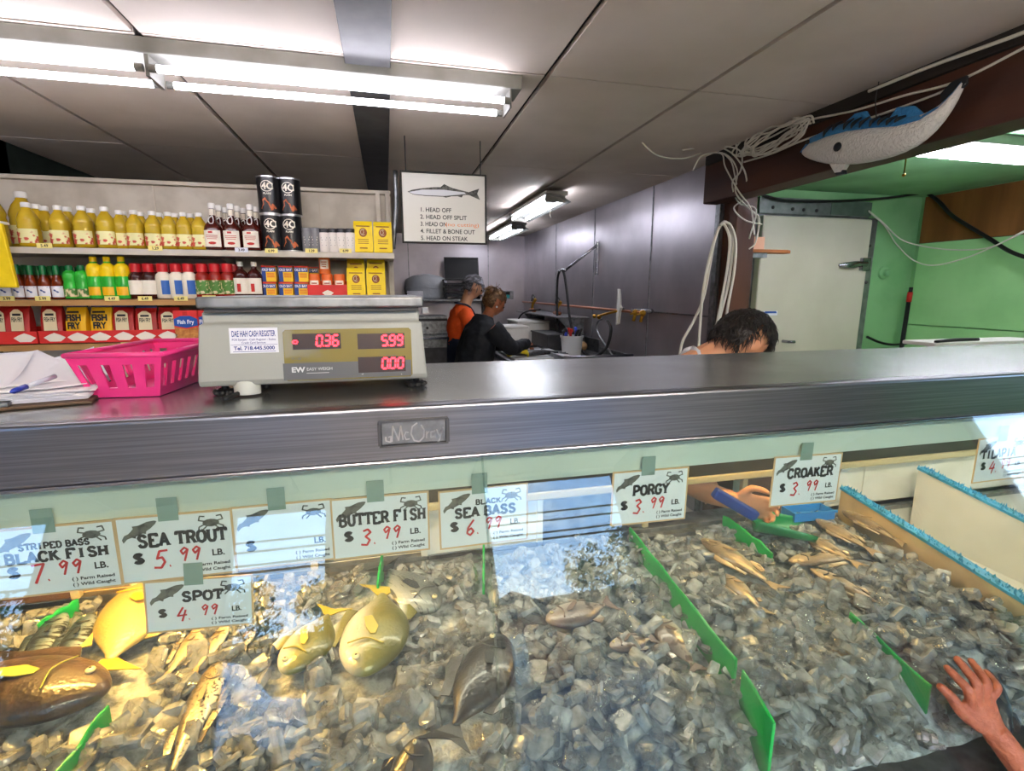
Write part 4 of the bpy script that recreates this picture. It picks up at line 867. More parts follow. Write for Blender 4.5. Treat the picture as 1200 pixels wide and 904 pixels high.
def sxof(px, z): return at(px, 330, Y=GY).x
def hof(px, ptop, z): return at(px, ptop, Y=GY).z - z
def band(m, r, z0, z1, a0=-.95, a1=.95, sx=1, sy=1, n=10, sq=0, c=(0, 0)):
    rs = []
    for z in (z0, z1):
        ring = []
        for k in range(n+1):
            a = -math.pi/2+a0+(a1-a0)*k/n; ca, sa = math.cos(a), math.sin(a)
            q = 1 if not sq else 1/((abs(ca)**(2+sq)+abs(sa)**(2+sq))**(1/(2+sq)))
            ring.append((c[0]+r*q*ca*sx, c[1]+r*q*sa*sy, z))
        rs.append(ring)
    m.add(rs[0]+rs[1], [(k, k+1, n+2+k, n+1+k) for k in range(n)])
# ---- cooking oil
def oil(label, x, y, h):
    t = thing('oil_bottle', label, 'oil bottle', (x, y, zA), group='cooking oil bottles on the top shelf')
    r = h*.2
    MB().lathe([(r*.9, 0), (r, .01*h), (r, .1*h), (r*.96, .13*h), (r*.98, .36*h), (r*.9, .40*h), (r*.97, .45*h), (r*.9, .52*h), (r*.97, .58*h), (r*.9, .65*h), (r*.7, .76*h), (r*.38, .86*h), (r*.36, .9*h)], 20, sq=1.2).build('bottle', 'oil', t, True)
    MB().lathe([(r*.44, .89*h), (r*.46, .9*h), (r*.46, .985*h), (r*.4, h)], 16).build('bottle_cap', 'cap_white', t, True, auto=40)
    m = MB(); band(m, r*1.015, .08*h, .40*h, -1.15, 1.15, sq=1.2); m.build('bottle_label', 'oil_label', t, True); return t
fr = [(45, 238), (81, 241.5), (108, 242), (134, 243), (147, 246), (167, 247), (188, 248), (206, 249), (223.5, 249.5), (241, 250)]
o0 = None
for i, (px, pt) in enumerate(fr):
    h = hof(px, pt, zA); l = f'yellow cooking oil bottle, {ordn(i)} in the front row from the yellow bag'
    l = f'yellow cooking oil bottle, {ordn(i)} of the ten in the front row, from the left'
    x = sxof(px, zA)
    if not o0: o0 = oil(l, x, GY, h); h0 = h
    else: dup(o0, (x, GY+(.03 if i == 4 else 0), zA), 0, l, h/h0)
for i, (px, pt) in enumerate([(57, 240), (66, 242.5), (92, 243.5), (119, 245), (155, 248), (175, 249), (196, 250), (214, 250.5), (232, 251)]):
    dup(o0, (at(px, 330, Y=GY+.12).x, GY+.115, zA), 0, f'yellow cooking oil bottle in the second row, {ordn(i)} of nine from the left', (at(px, pt, Y=GY+.12).z-zA)/h0)
dup(o0, (sxof(3, zA), GY, zA), 0, 'big yellow oil bottle cut off by the picture edge, top shelf', hof(3, 222, zA)/h0)
dup(o0, (at(35, 330, Y=GY+.1).x, GY+.14, zA), 0, 'tall big yellow oil bottle behind the first front row bottle', (at(35, 225, Y=GY+.13).z-zA)/h0)
# ---- brown sauce with handle loop
def ketch(label, x, y, h):
    t = thing('sauce_bottle', label, 'sauce bottle', (x, y, zA), group='brown sauce bottles with handle loops'); r = h*.19
    MB().lathe([(r*.95, 0), (r, .02*h), (r, .42*h), (r*.86, .52*h), (r*.45, .62*h), (r*.3, .72*h), (r*.3, .9*h)], 18, sq=.8).build('bottle', 'bottle_brown', t, True)
    MB().lathe([(r*.36, .88*h), (r*.38, .9*h), (r*.38, .98*h), (r*.32, h)], 14).build('bottle_cap', 'cap_white', t, True, auto=40)
    m = MB(); band(m, r*.34, .74*h, .87*h, -3, 3); m.build('neck_label', 'label_cream', t, True)
    MB().tube([(r*.12, -r*.5, .73*h), (-r*.25, -r*.62, .66*h), (-r*.2, -r*.72, .57*h), (r*.12, -r*.7, .56*h), (r*.22, -r*.62, .63*h), (r*.14, -r*.5, .72*h)], r*.06, 6).build('handle_loop', 'cap_white', t, True)
    m = MB(); band(m, r*1.02, .06*h, .41*h, -.85, .85, sq=.8); lb = m.build('bottle_label', 'label_cream', t, True)
    m = MB(); mp = XZat(-r*1.03)
    m.poly([(-r*.35, .35*h), (r*.1, .35*h), (r*.1, .39*h), (-r*.35, .39*h)], mp)
    m.strokes([[(-r*.6, .3*h), (r*.6, .3*h)], [(-r*.6, .265*h), (r*.6, .265*h)], [(-r*.5, .23*h), (r*.5, .23*h)]], h*.012, mp)
    m.poly([(r*.42*math.cos(k*.6)*1, .14*h+.03*h*math.sin(k*.6)) for k in range(10)], mp); m.build('label_print', 'label_red', lb)
    return t
k0 = None
for row in range(4):
    for i, px in enumerate((257, 278.5, 300.5)):
        y = GY+.0+.07*row; x = at(px, 330, Y=GY).x+.012*row; h = hof(257, 238.5, zA)
        l = f'brown sauce bottle with handle loop, {ordn(i)} of three, ' + ('front row' if row == 0 else f'{["","second","third","fourth"][row]} row back')
        if not k0: k0 = ketch(l, x, y, h)
        else: dup(k0, (x, y, zA), 0, l)
# ---- black crumb cans
def can(label, x, z, h):
    t = thing('crumb_can', label, 'can', (x, GY+.02, z), group='stacked black bread crumb cans'); r = h*.30
    MB().lathe([(r, .01*h), (r, .96*h)], 24).build('can_wall', 'can_black', t, True, auto=40)
    MB().lathe([(r*.97, .95*h), (r*1.03, .955*h), (r*1.03, .99*h), (r*.95, h)], 24).lathe([(r*1.02, 0), (r*1.02, .025*h)], 24).build('can_rims', 'can_rim', t, True, auto=40)
    m = MB(); mp = lambda a, b, d=0: Vector((a, -math.sqrt(max(0, (r*1.012)**2-a*a))-d, b))
    m.strokes([[(r*.5*math.cos(k*.45), .72*h+.14*h*math.sin(k*.45)) for k in range(15)]], h*.02, mp)
    m.text('4C', -r*.42, .64*h, h*.17, mp, .0005, bold=.03); m.text('PLAIN', 0, .5*h, h*.05, mp, .0005, 'c', .02); m.build('can_logo', 'label_cream', t)
    m = MB(); m.poly([(-r*.6, .12*h), (r*.3, .08*h), (r*.7, .14*h), (r*.5, .24*h), (0, .32*h), (-.2*r, .42*h), (-.45*r, .36*h), (-.4*r, .26*h)], mp, .0004); m.build('can_picture', 'food_orange', t); return t
ch = hof(324, 251.5, zA)
c0 = can('black bread crumb can, lower left of the stack of four', sxof(323.5, zA), zA, ch)
dup(c0, (sxof(345, zA), GY+.02, zA), 0, 'black bread crumb can, lower right of the stack of four'); dup(c0, (sxof(323, zA), GY+.025, zA+ch+.001), 0, 'black bread crumb can, upper left of the stack of four'); dup(c0, (sxof(345.5, zA), GY+.05, zA+ch+.001), 0, 'black bread crumb can, upper right of the stack of four')
# ---- spice jars
def jar(label, x, body, cap, h, grp):
    t = thing('spice_jar', label, 'spice jar', (x, GY, zA), group=grp); r = h*.235
    MB().lathe([(r*.95, 0), (r, .02*h), (r, .78*h), (r*.85, .84*h)], 18).build('jar_body', body, t, True, auto=50); MB().lathe([(r*.92, .83*h), (r*.92, .98*h), (r*.85, h)], 18).build('jar_cap', cap, t, True, auto=40)
    m = MB(); mp = lambda a, b, d=0: Vector((a, -math.sqrt(max(0, (r*1.02)**2-a*a))-d, b)); m.strokes([[(-r*.5, .6*h), (r*.5, .6*h)], [(-r*.4, .5*h), (r*.4, .5*h)]], h*.05, mp); m.strokes([[(-r*.5, .38*h), (r*.5, .38*h)], [(-r*.4, .28*h), (r*.4, .28*h)]], h*.03, mp); m.build('jar_print', 'label_cream' if body == 'spice_grey' else 'spice_grey', t); return t
for i, px in enumerate((364, 373)): jar(f'grey spice jar, {ordn(i)} of the two beside the black cans', sxof(px, zA), 'spice_grey', 'spice_grey', hof(px, 267.5, zA), 'grey spice jars')
for i, px in enumerate((383.5, 393.5, 403.5, 413.5)): jar(f'white labelled spice jar with dark cap, {ordn(i)} of four towards the yellow bags', sxof(px, zA), 'spice_white', 'cap_dark', hof(px, 268.5, zA), 'white spice jars with dark caps')
# ---- yellow corn meal bags
def bag(label, px, z, h, wd, tilt=0, y=GY, folded=False):
    t = thing('meal_bag', label, 'bag', (sxof(px, z), y, z), group='yellow corn meal bags', rot=(math.radians(-4), 0, tilt)); w2 = wd/2; d = wd*.36
    m = MB(); rs = []
    for q, s, dd in ((0, .96, 1), (.04, 1, 1.08), (.5, 1.0, 1.1), (.85, .98, .85), (.95, .97, .35), (1, .98, .12)):
        rs.append([(w2*s*sx_, d*dd*sy_*.5, h*q) for sx_, sy_ in ((-1, -1), (-.5, -1.05), (0, -1.1), (.5, -1.05), (1, -1), (1, 1), (0, 1.1), (-1, 1))])
    m.rings(rs).build('bag_body', 'bag_yellow', t, bevel=.002)
    mp = XZat(-d*.62)
    m = MB(); m.poly([(w2*.42*math.cos(k*.4488), h*.62+h*.14*math.sin(k*.4488)) for k in range(14)], mp); md = m.build('round_medallion', 'medal_brown', t)
    m = MB(); m.strokes([[(w2*.26*math.cos(k*.63+1), h*.63+h*.09*math.sin(k*.63+1)) for k in range(8)]], h*.014, mp, .0006); m.strokes([[(-w2*.1, h*.56), (w2*.1, h*.62), (0, h*.7)]], h*.012, mp, .0006); m.build('medallion_lines', 'pack_cream', md)
    m = MB(); m.strokes([[(-w2*.7, h*.82), (w2*.7, h*.82)]], h*.03, mp, .0002); m.strokes([[(-w2*.55, h*q), (w2*.55, h*q)] for q in (.4, .34, .28)], h*.02, mp, .0002); m.strokes([[(-w2*.4, h*.13), (w2*.4, h*.13)]], h*.035, mp, .0002); m.build('bag_print', 'medal_brown', t); return t
wb = sxof(440, zA)-sxof(418, zA)
bag('yellow corn meal bag on the top shelf, next to the spice jars', 428.5, zA, hof(428, 259, zA), wb); bag('yellow corn meal bag at the end of the top shelf', 451, zA, hof(451, 260, zA), wb)
hb = hof(418, 314, zB)
bag('yellow corn meal bag standing beside the orange canisters', 417.5, zB, hb, wb*.98); bag('yellow corn meal bag at the end of the middle shelf', 440.5, zB, hb, wb)
bag('yellow bag lying behind, above the bag beside the canisters', 417, zB+.0, hof(417, 300, zB), wb*.95, .05, GY+.09); bag('yellow bag behind, above the end bag of the middle shelf', 441, zB, hof(441, 299, zB), wb, -.04, GY+.09)
# ---- middle shelf bottles
def simple(name, label, px, z, h, r, prof, bm_, capm, labm, l0, l1, grp, cat, y=GY, capz=.85, extra=None, cr=.45):
    t = thing(name, label, cat, (at(px, 330, Y=y).x, y, z), group=grp)
    MB().lathe([(a*r, b*h) for a, b in prof], 16).build('bottle', bm_, t, True, auto=60)
    MB().lathe([(r*cr, capz*h), (r*cr, .985*h), (r*cr*.85, h)], 14).build('bottle_cap', capm, t, True, auto=40)
    if labm:
        m = MB(); band(m, r*1.03, l0*h, l1*h, -1.1 if labm != 'label_blue' else .0, 1.1); lb = m.build('bottle_label', labm, t, True)
        if extra: extra(lb, r, h)
    return t
HOT = [(.95, 0), (1, .02), (1, .45), (.75, .58), (.42, .68), (.36, .8)]
def hotx(lb, r, h):
    m = MB(); mp = lambda a, b, d=0: Vector((a, -math.sqrt(max(0, (r*1.05)**2-a*a))-d, b)); m.strokes([[(-r*.8, .12*h), (-.2*r, .26*h), (r*.3, .2*h), (r*.8, .34*h)]], h*.05, mp); m.build('label_swirl', 'tin_blue', lb)
hh = hof(35, 312, zB); s0 = None
for row in range(4):
    for i, px in enumerate((6, 21, 36.5, 52, 67.5)):
        y = GY+.06*row; x = at(px, 330, Y=GY).x + .0*row
        l = f'amber hot sauce bottle with green cap, {ordn(i)} of five, ' + ('front row' if not row else f'{["", "second", "third", "fourth"][row]} row back')
        h = hof(px, 310, zB)*(1.0 if i < 2 else .97)
        if not s0: s0 = simple('hot_sauce_bottle', l, px, zB, h, h*.17, HOT, 'amber', 'cap_green', 'paper_white', .05, .38, 'amber hot sauce bottles with green caps', 'sauce bottle', GY, .72, hotx); hs0 = h
        else: dup(s0, (x, y, zB), 0, l, h/hs0)
LEM = [(.9, 0), (1, .03), (1, .42), (.92, .5), (1.0, .58), (1.02, .7), (.8, .8), (.4, .85), (.36, .9)]
for i, px in enumerate((83, 97)): simple('juice_bottle', f'green lime juice bottle, {"next to the hot sauce" if not i else "next to the lemon juice"}', px, zB, hof(px, 311, zB), hof(px, 311, zB)*.19, LEM, 'lime_green', 'cap_green', 'label_green', .06, .3, 'green lime juice bottles', 'juice bottle')
for i, px in enumerate((112.5, 128.5, 145)):
    h = hof(px, 301, zB); t_ = simple('juice_bottle', f'lemon juice bottle with yellow top and green base, {ordn(i)} of three', px, zB, h, h*.165, LEM, 'lemon_yellow', 'lemon_yellow', None, 0, 0, 'yellow lemon juice bottles', 'juice bottle', GY, .88)
    m = MB().lathe([(h*.168, .0), (h*.17, .02*h), (h*.17, .5*h), (h*.165, .53*h)], 16); m.build('green_wrap', 'lime_green', t_, True, auto=50); m = MB(); band(m, h*.172, .08*h, .28*h, -.8, .8); m.build('lemon_picture', 'pack_yellow', t_, True)
    MB().lathe([(h*.075, .83*h), (h*.075, .88*h)], 12).build('neck_band', 'lime_green', t_, True)
RED = [(.92, 0), (1, .02), (1, .6), (.9, .68), (.62, .74), (.6, .8)]
def redrow(pxs, body, what, lab, y, suffix):
    for i, px in enumerate(pxs):
        h = hof(px, 309, zB); simple('condiment_bottle', f'{what} with red cap, {suffix[i]}', px, zB, h, h*.205, RED, body, 'cap_red', lab, .12, .52, 'red capped condiment bottles', 'condiment bottle', y, .76, None, .7)
redrow((160.5, 175.5), 'sauce_dark', 'dark sauce bottle', 'label_cream', GY, ['beside the lemon juice', 'beside the white sauces'])
redrow((192, 207.5, 222), 'sauce_white', 'white tartar sauce bottle', 'label_blue', GY, ['first of the three white ones', 'second of the three white ones', 'third of the three white ones'])
redrow((238, 253, 267.5), 'sauce_red', 'red cocktail sauce bottle', 'label_green', GY, ['first of three after the white sauces', 'second of three', 'third of three, beside the white capped brown bottles'])
redrow((168, 184, 199, 214.5, 230, 246, 260, 275), 'sauce_dark', 'sauce bottle in the second row', 'label_cream', GY+.075, [f'{ordn(i)} of eight' for i in range(8)])
for i, px in enumerate((283, 299)):
    h = hof(px, 307, zB); simple('vinegar_bottle', f'brown bottle with white cap and white label, {"beside the red caps" if not i else "beside the seasoning tins"}', px, zB, h, h*.2, [(.95, 0), (1, .02), (1, .62), (.8, .72), (.35, .8), (.33, .86)], 'sauce_dark', 'cap_white', 'label_cream', .12, .55, 'brown bottles with white caps', 'bottle', GY, .88, lambda lb, r, h: (MB().box(-r*.35, r*.1, -r*1.08, -r*1.04, .18*h, .4*h).build('label_picture', 'label_red', lb)), .38)
# ---- seasoning tins
def tin(label, px, z, h, wd, y=GY):
    t = thing('seasoning_tin', label, 'tin', (sxof(px, z), y, z), group='yellow and blue seasoning tins'); w2 = wd/2; d = wd*.6
    MB().box(-w2, w2, 0, d, 0, h*.9).build('tin_body', 'tin_yellow', t, bevel=.002); MB().box(-w2*1.02, w2*1.02, -.001, d+.001, h*.9, h).build('tin_lid', 'tin_red', t, bevel=.002)
    mp = XZat(-.0006); m = MB(); m.poly([(-w2*.98, 0), (-w2*.4, 0), (-w2*.4, h*.9), (-w2*.98, h*.9)], mp).poly([(-w2*.98, h*.62), (w2*.98, h*.62), (w2*.98, h*.88), (-w2*.98, h*.88)], mp, .0002); m.build('blue_print', 'tin_blue', t)
    m = MB(); m.text('OLD BAY', 0, h*.68, h*.15, mp, .0005, 'c', .03, width=w2*1.8); m.build('tin_lettering', 'paper_white', t)
    m = MB(); m.strokes([[(-w2*.25, h*q), (w2*.8, h*q)] for q in (.5, .4, .3)], h*.04, mp, .0003); m.build('tin_print', 'tin_red', t); return t
th = (hof(320, 311, zB))/2; tw = sxof(332, zB)-sxof(314, zB)
n0 = None
for i, px in enumerate((314.5, 334.5, 352.5)):
    for k in range(2):
        l = f'yellow seasoning tin, {["lower", "upper"][k]} one of the {["first", "middle", "last"][i]} stack beside the canisters'
        if not n0: n0 = tin(l, px, zB, th*.98, tw*.92)
        else: dup(n0, (sxof(px+(0 if not k else 1), zB), GY+.004*k, zB+th*k), 0, l)
dup(n0, (sxof(363, zB), GY+.09, zB+th), 0, 'yellow seasoning tin set back behind the last stack')
# ---- orange canisters in a red tray
def carton(label, x, y, z, w2, d, h):
    t = thing('display_carton', label, 'carton', (x, y, z)); m = MB()
    m.box(-w2, w2, 0, .003, 0, h).box(-w2, w2, d, d+.003, 0, h*1.3).box(-w2, -w2+.003, .003, d, 0, h).box(w2-.003, w2, .003, d, 0, h).box(-w2, w2, .003, d, 0, .003).build('carton_shell', 'tray_red', t); return t
def diamond(m, x, z, s, mp, d=0):
    m.poly([(x-s, z), (x-s*.5, z-s*.42), (x+s*.5, z-s*.42), (x+s, z), (x+s*.5, z+s*.3), (x, z+s*.5), (x-s*.5, z+s*.3)], mp, d)
xa, xb = sxof(360, zB), sxof(407, zB)
t = carton('red open carton holding the orange canisters', (xa+xb)/2, GY-.012, zB, (xb-xa)/2, .075, hof(380, 334, zB))
m = MB(); diamond(m, 0, .027, .03, XZat(-.0008)); m.build('white_diamond', 'label_cream', t)
def canister(label, px, z, h, y=GY+.028):
    t = thing('orange_canister', label, 'canister', (sxof(px, z), y, z), group='orange seasoning canisters'); r = .029
    MB().lathe([(r, 0), (r, h*.94), (r*.9, h)], 18).build('canister_body', 'can_orange', t, True, auto=40)
    m = MB(); band(m, r*1.02, h*.25, h*.72, -.8, .8); lb = m.build('canister_label', 'label_cream', t, True); m = MB(); mp = XZat(-r*1.06); m.strokes([[(-.014, h*.6), (.014, h*.6)], [(-.012, h*.48), (.012, h*.48)], [(-.01, h*.36), (.01, h*.36)]], h*.05, mp); m.build('label_print', 'food_orange', lb); return t
hc = hof(370, 322, zB)
for i, px in enumerate((368, 383, 397.5)): canister(f'orange canister in the red carton, {ordn(i)} of three', px, zB+.004, hc)
canister('orange canister standing on top of the middle one', 381, zB+hc+.005, hof(381, 298, zB)-hc-.005)
# ---- bottom shelf: fish fry bags in red trays and blue boxes
def trays():
    for i, (pa, pb) in enumerate(((-30, 32), (34, 199))):
        xa, xb = at(pa, 330, Y=GF+.01).x, at(pb, 330, Y=GF+.01).x; t = carton(f'long red open carton on the bottom shelf, {"cut by the picture edge" if not i else "holding six fish fry bags"}', (xa+xb)/2, GF+.012, zC, (xb-xa)/2, .13, at(100, 388, Y=GF).z-zC)
        m = MB(); h = at(100, 388, Y=GF).z-zC; k = 0
        for px in ((17,) if not i else (53, 81, 108, 136, 162, 189)): diamond(m, at(px, 330, Y=GF+.01).x-(xa+xb)/2, h*.48, .045, XZat(-.0008))
        m.build('white_diamonds', 'label_cream', t)
trays()
def fry(label, px, ptop, kind):
    y = GF+.055; z = zC+.006; h = at(px, ptop, Y=y).z-z; w2 = (at(px+12.5, 330, Y=y).x-at(px-12.5, 330, Y=y).x)/2; x = at(px, 330, Y=y).x
    t = thing('breading_bag', label, 'bag', (x, y, z), group='bags of fish breading', rot=(math.radians(-6), 0, random.uniform(-.1, .1)))
    m = MB(); d = .05; rsx = []
    for q, s, dd in ((0, .92, .9), (.06, 1, 1.1), (.5, 1, 1.15), (.82, .97, .7), (.93, .96, .2), (1, .98, .08)): rsx.append([(w2*s*a, d*dd*b*.5, h*q) for a, b in ((-1, -.8), (-.6, -1), (0, -1.08), (.6, -1), (1, -.8), (1, .8), (0, 1.05), (-1, .8))])
    m.rings(rsx).build('bag_body', {'y': 'pack_yellow', 'r': 'pack_red', 'b': 'pack_red'}[kind], t, bevel=.002); mp = XZat(-d*.70)
    if kind == 'y':
        m = MB(); m.text('FISH', 0, h*.56, h*.17, mp, .0006, 'c', .05, width=w2*1.5); m.text('FRY', 0, h*.34, h*.17, mp, .0006, 'c', .05, width=w2*1.3); m.strokes([[(-w2*.6, h*.8), (w2*.6, h*.8)]], h*.05, mp, .0006); m.build('bag_lettering', 'black_ink', t)
    else:
        m = MB(); m.poly([(-w2*.62, h*.28), (w2*.62, h*.28), (w2*.6, h*.75), (w2*.2, h*.84), (-w2*.2, h*.84), (-w2*.6, h*.75)], mp); lb = m.build('bag_label', 'pack_cream', t)
        m = MB(); m.text('FISH FRY', 0, h*.52, h*.11, mp, .0006, 'c', .03, width=w2*1.05); m.strokes([[(-w2*.4, h*.7), (w2*.4, h*.7)]], h*.06, mp, .0006); m.build('label_lettering', 'black_ink', lb)
    if kind != 'r': MB().box(-w2, w2, -.006, .006, h*.95, h*1.04).build('bag_top_seal', 'tin_blue', t)
for i, (px, pt, k) in enumerate(((-6, 357, 'r'), (16, 356, 'r'), (54, 356, 'r'), (83, 358, 'y'), (113, 358, 'y'), (139, 358, 'b'), (166, 359, 'b'), (193, 360, 'r'))):
    fry({'r': 'red bag of fish breading', 'y': 'yellow bag lettered FISH FRY', 'b': 'cream labelled bag of fish fry with blue top'}[k] + ', ' + ['cut off at the picture edge', 'in the carton cut by the picture edge', 'first in the long red carton', 'left one of the two yellow bags', 'right one of the two yellow bags', 'next to the yellow bags', 'beside the last red bag', 'behind the blue and red boxes'][i], px, pt, k)
def box2(label, px, y, ry=0):
    z = zC; h = at(px, 364, Y=GF+.02).z-z; w2 = .054; t = thing('mix_box', label, 'box', (at(px, 330, Y=y).x, y, z), ry, group='blue and red fish fry mix boxes')
    MB().box(-w2, w2, 0, .04, 0, h).build('box_shell', 'tray_red', t, bevel=.0015); mp = XZat(-.0008); m = MB(); m.poly([(-w2*.98, h*.5), (0, h*.42), (w2*.98, h*.5), (w2*.98, h*.72), (w2*.4, h*.82), (-w2*.4, h*.82), (-w2*.98, h*.72)], mp); bl = m.build('blue_banner', 'pack_blue', t)
    m = MB(); m.text('Fish Fry', 0, h*.56, h*.13, mp, .0006, 'c', .03, width=w2*1.4); m.build('banner_lettering', 'paper_white', bl)
    m = MB(); m.poly([(-w2*.95, .01), (w2*.95, .01), (w2*.95, h*.45), (0, h*.38), (-w2*.95, h*.45)], mp); m.build('food_picture', 'breading', t)
    m = MB(); m.poly([(-w2*.2, h*.84), (w2*.2, h*.84), (w2*.2, h*.96), (-w2*.2, h*.96)], mp, .0006); m.build('maker_patch', 'label_red', t)
box2('blue and red fish fry box in front at the end of the red carton', 212, GF+.012); box2('blue and red fish fry box half hidden by the scale', 238, GF+.03); box2('blue and red fish fry box behind the scale', 262, GF+.05)
p = at(2, 300, Y=2.8); t = thing('hanging_packet', 'yellow packet hanging at the end of the shelf by the picture edge', 'packet', (p.x-.03, 2.8, p.z))
MB().prism([(-.06, -.14), (.072, -.14), (.055, .14), (-.06, .14)], -.01, .01, XZ).build('packet', 'bag_yellow', t, bevel=.004); MB().box(-.07, .05, -.006, .05, .14, .15).build('hang_strip', 'cap_white', t)
# ------------------------------------------------------------ people
def head_geo(m, c, fwd, up, s=1.0, ears=True, infl=0.0, keep=None):
    """a head with brow, eye sockets, nose, lips, chin and ears; fwd/up give its pose"""
    f = Vector(fwd).normalized(); u = Vector(up); u = (u-f*u.dot(f)).normalized(); l = u.cross(f)
    c = Vector(c); n, k = 36, 40; vs = []; D = []
    g = lambda a, w: math.exp(-(a/w)**2)
    for i in range(n+1):
        th = math.pi*i/n; z = -math.cos(th)
        for j in range(k):
            az = 2*math.pi*j/k; x = math.sin(th)*math.cos(az); y = math.sin(th)*math.sin(az)
            X, Y, Z = x*.096, y*.076, z*.118
            a = math.atan2(y, x) if abs(x)+abs(y) > 1e-6 else 0
            if z < 0: Y *= 1-.30*(-z)**1.5; X *= 1-(.32 if x < 0 else .06)*(-z)**1.3
            if z > .1 and x > 0: X *= 1-.08*z
            fr = max(0, x)
            X += fr*(.020*g(a, .16)*g(z+.16, .14)+.010*g(a, .13)*g(z-.02, .16)+.005*g(z-.2, .10)*g(a, .7)-.009*(g(a-.40, .19)+g(a+.40, .19))*g(z-.05, .10)+.006*g(a, .3)*g(z+.46, .06)+.005*g(a, .32)*g(z+.57, .05)-.005*g(a, .3)*g(z+.515, .025)+.009*g(a, .35)*g(z+.80, .16))
            p = Vector((X, Y, Z)); p += p.normalized()*infl
            D.append((x, y, z, a)); vs.append(c+(f*p.x+l*p.y+u*p.z)*s)
    fs = [(i*k+j, i*k+(j+1) % k, (i+1)*k+(j+1) % k, (i+1)*k+j) for i in range(n) for j in range(k)]
    if keep: fs = [q for q in fs if all(keep(*D[v]) for v in q)]
    m.add(vs, fs)
    if ears:
        for sg in (-1, 1):
            R = Matrix.Translation(c) @ Matrix((f, l, u)).transposed().to_4x4()
            m.ball((0, 0, 0), .03*s, 8, (.75, .28, 1.1), R @ Matrix.Translation((-.008*s, sg*.078*s, -.002*s)) @ Matrix.Rotation(sg*.35, 4, 'Z'))
    return f, l, u
def eyes(parent, c, f, l, u, s=1.0):
    for sg in (-1, 1):
        p = Vector(c)+(f*.083+l*sg*.031+u*.006)*s; MB().ball((0, 0, 0), .0095*s, 8, M=Matrix.Translation(p)).build('eye', 'eye_dark', parent, True)
def loft(m, pts, lat, n=20):
    P = [Vector(p[0]) for p in pts]; la = Vector(lat).normalized(); R = []
    Q, W = crom(P, [p[1] for p in pts], 4); _, Dp = crom(P, [p[2] for p in pts], 4)
    for i, p in enumerate(Q):
        t = (Q[min(i+1, len(Q)-1)]-Q[max(0, i-1)]).normalized(); d = t.cross(la).normalized(); l2 = d.cross(t)
        R.append([p+l2*W[i]*math.cos(2*math.pi*k/n)+d*Dp[i]*math.sin(2*math.pi*k/n) for k in range(n)])
    m.rings(R)
def hand_geo(m, wr, tip_dir, thumb_dir, s=1.0, curl=.5, tips=None):
    """palm, four unequal bent fingers and a side thumb"""
    w = Vector(wr); d = Vector(tip_dir).normalized(); t = Vector(thumb_dir); t = (t-d*t.dot(d)).normalized(); nn = d.cross(t)
    if nn.z > 0: nn = -nn
    pl = .088*s
    loft(m, [(w-d*.01*s, .026*s, .019*s), (w+d*.03*s, .034*s, .016*s), (w+d*.065*s, .041*s, .014*s), (w+d*pl, .040*s, .011*s)], t, 14)
    for i, (o, ln) in enumerate(((.031, .068), (.0105, .077), (-.0105, .071), (-.031, .055))):
        b = w+d*(pl-.012*s)+t*o*s; sp = (d+t*o*3.2).normalized(); ln *= s; q = curl*(1+.12*i)
        p1 = b+sp*ln*.42; a1 = (sp*math.cos(q*.8)+nn*math.sin(q*.8)); p2 = p1+a1*ln*.36; a2 = (sp*math.cos(q*1.5)+nn*math.sin(q*1.5)); p3 = p2+a2*ln*.3
        m.tube([b, p1, p2, p3], .009, 10, radii=[.0098*s, .0092*s, .0084*s, .0068*s]); m.ball(p3, .0069*s, 8)
    b = w+d*.025*s+t*.026*s; q1 = b+(d*.55+t*.8).normalized()*.036*s; q2 = q1+(d*.9+t*.35+nn*.3).normalized()*.032*s; q3 = q2+(d+nn*.5).normalized()*.022*s
    m.tube([b, q1, q2, q3], .01, 10, radii=[.015*s, .0118*s, .0102*s, .0078*s]); m.ball(q3, .008*s, 8)
def fuse(m, name, mt, parent, voxel, smooth=3, noise_amt=0, nscale=9):
    o = m.build(name, mt, None); r = o.modifiers.new('r', 'REMESH'); r.mode = 'VOXEL'; r.voxel_size = voxel
    if smooth: q = o.modifiers.new('s', 'SMOOTH'); q.iterations = smooth; q.factor = .5
    me = bpy.data.meshes.new_from_object(o.evaluated_get(bpy.context.evaluated_depsgraph_get())); me.name = name
    old = o.data; o.modifiers.clear(); o.data = me; bpy.data.meshes.remove(old)
    if noise_amt:
        me.update()
        nr = [v.normal.copy() for v in me.vertices]
        for v, n_ in zip(me.vertices, nr): v.co += n_*noise_amt*(noise.noise(v.co*nscale)+.5*noise.noise(v.co*nscale*2.3))
    me.polygons.foreach_set('use_smooth', [True]*len(me.polygons)); o.parent = parent; return o
def hair_strands(m, c, f, l, u, s, n, seed, ln, keep, droop=.4, r=.0011, comb=None):
    rn = random.Random(seed); k = 0
    while k < n:
        z = rn.uniform(-.7, 1); a = rn.uniform(-math.pi, math.pi); q = math.sqrt(1-z*z); x, y = q*math.cos(a), q*math.sin(a)
        if not keep(x, y, z, a): continue
        k += 1; p = Vector(c)+(f*x*.104+l*y*.084+u*z*.126)*s; nrm = (f*x+l*y+u*z).normalized()
        dirn = (comb or (-u*1.0+nrm*.3)); dirn = (dirn+Vector((rn.gauss(0, .25), rn.gauss(0, .25), rn.gauss(0, .25)))); dirn = (dirn-nrm*dirn.dot(nrm)*.85).normalized()
        L1 = ln*rn.uniform(.6, 1.2); p1 = p+dirn*L1*.5+nrm*.006*s; p2 = p+dirn*L1+nrm*(.006-droop*.01)*s
        m.tube([p-nrm*.004*s, p1, p2], r, 4, radii=[r*1.3, r*1.2, r*.4])

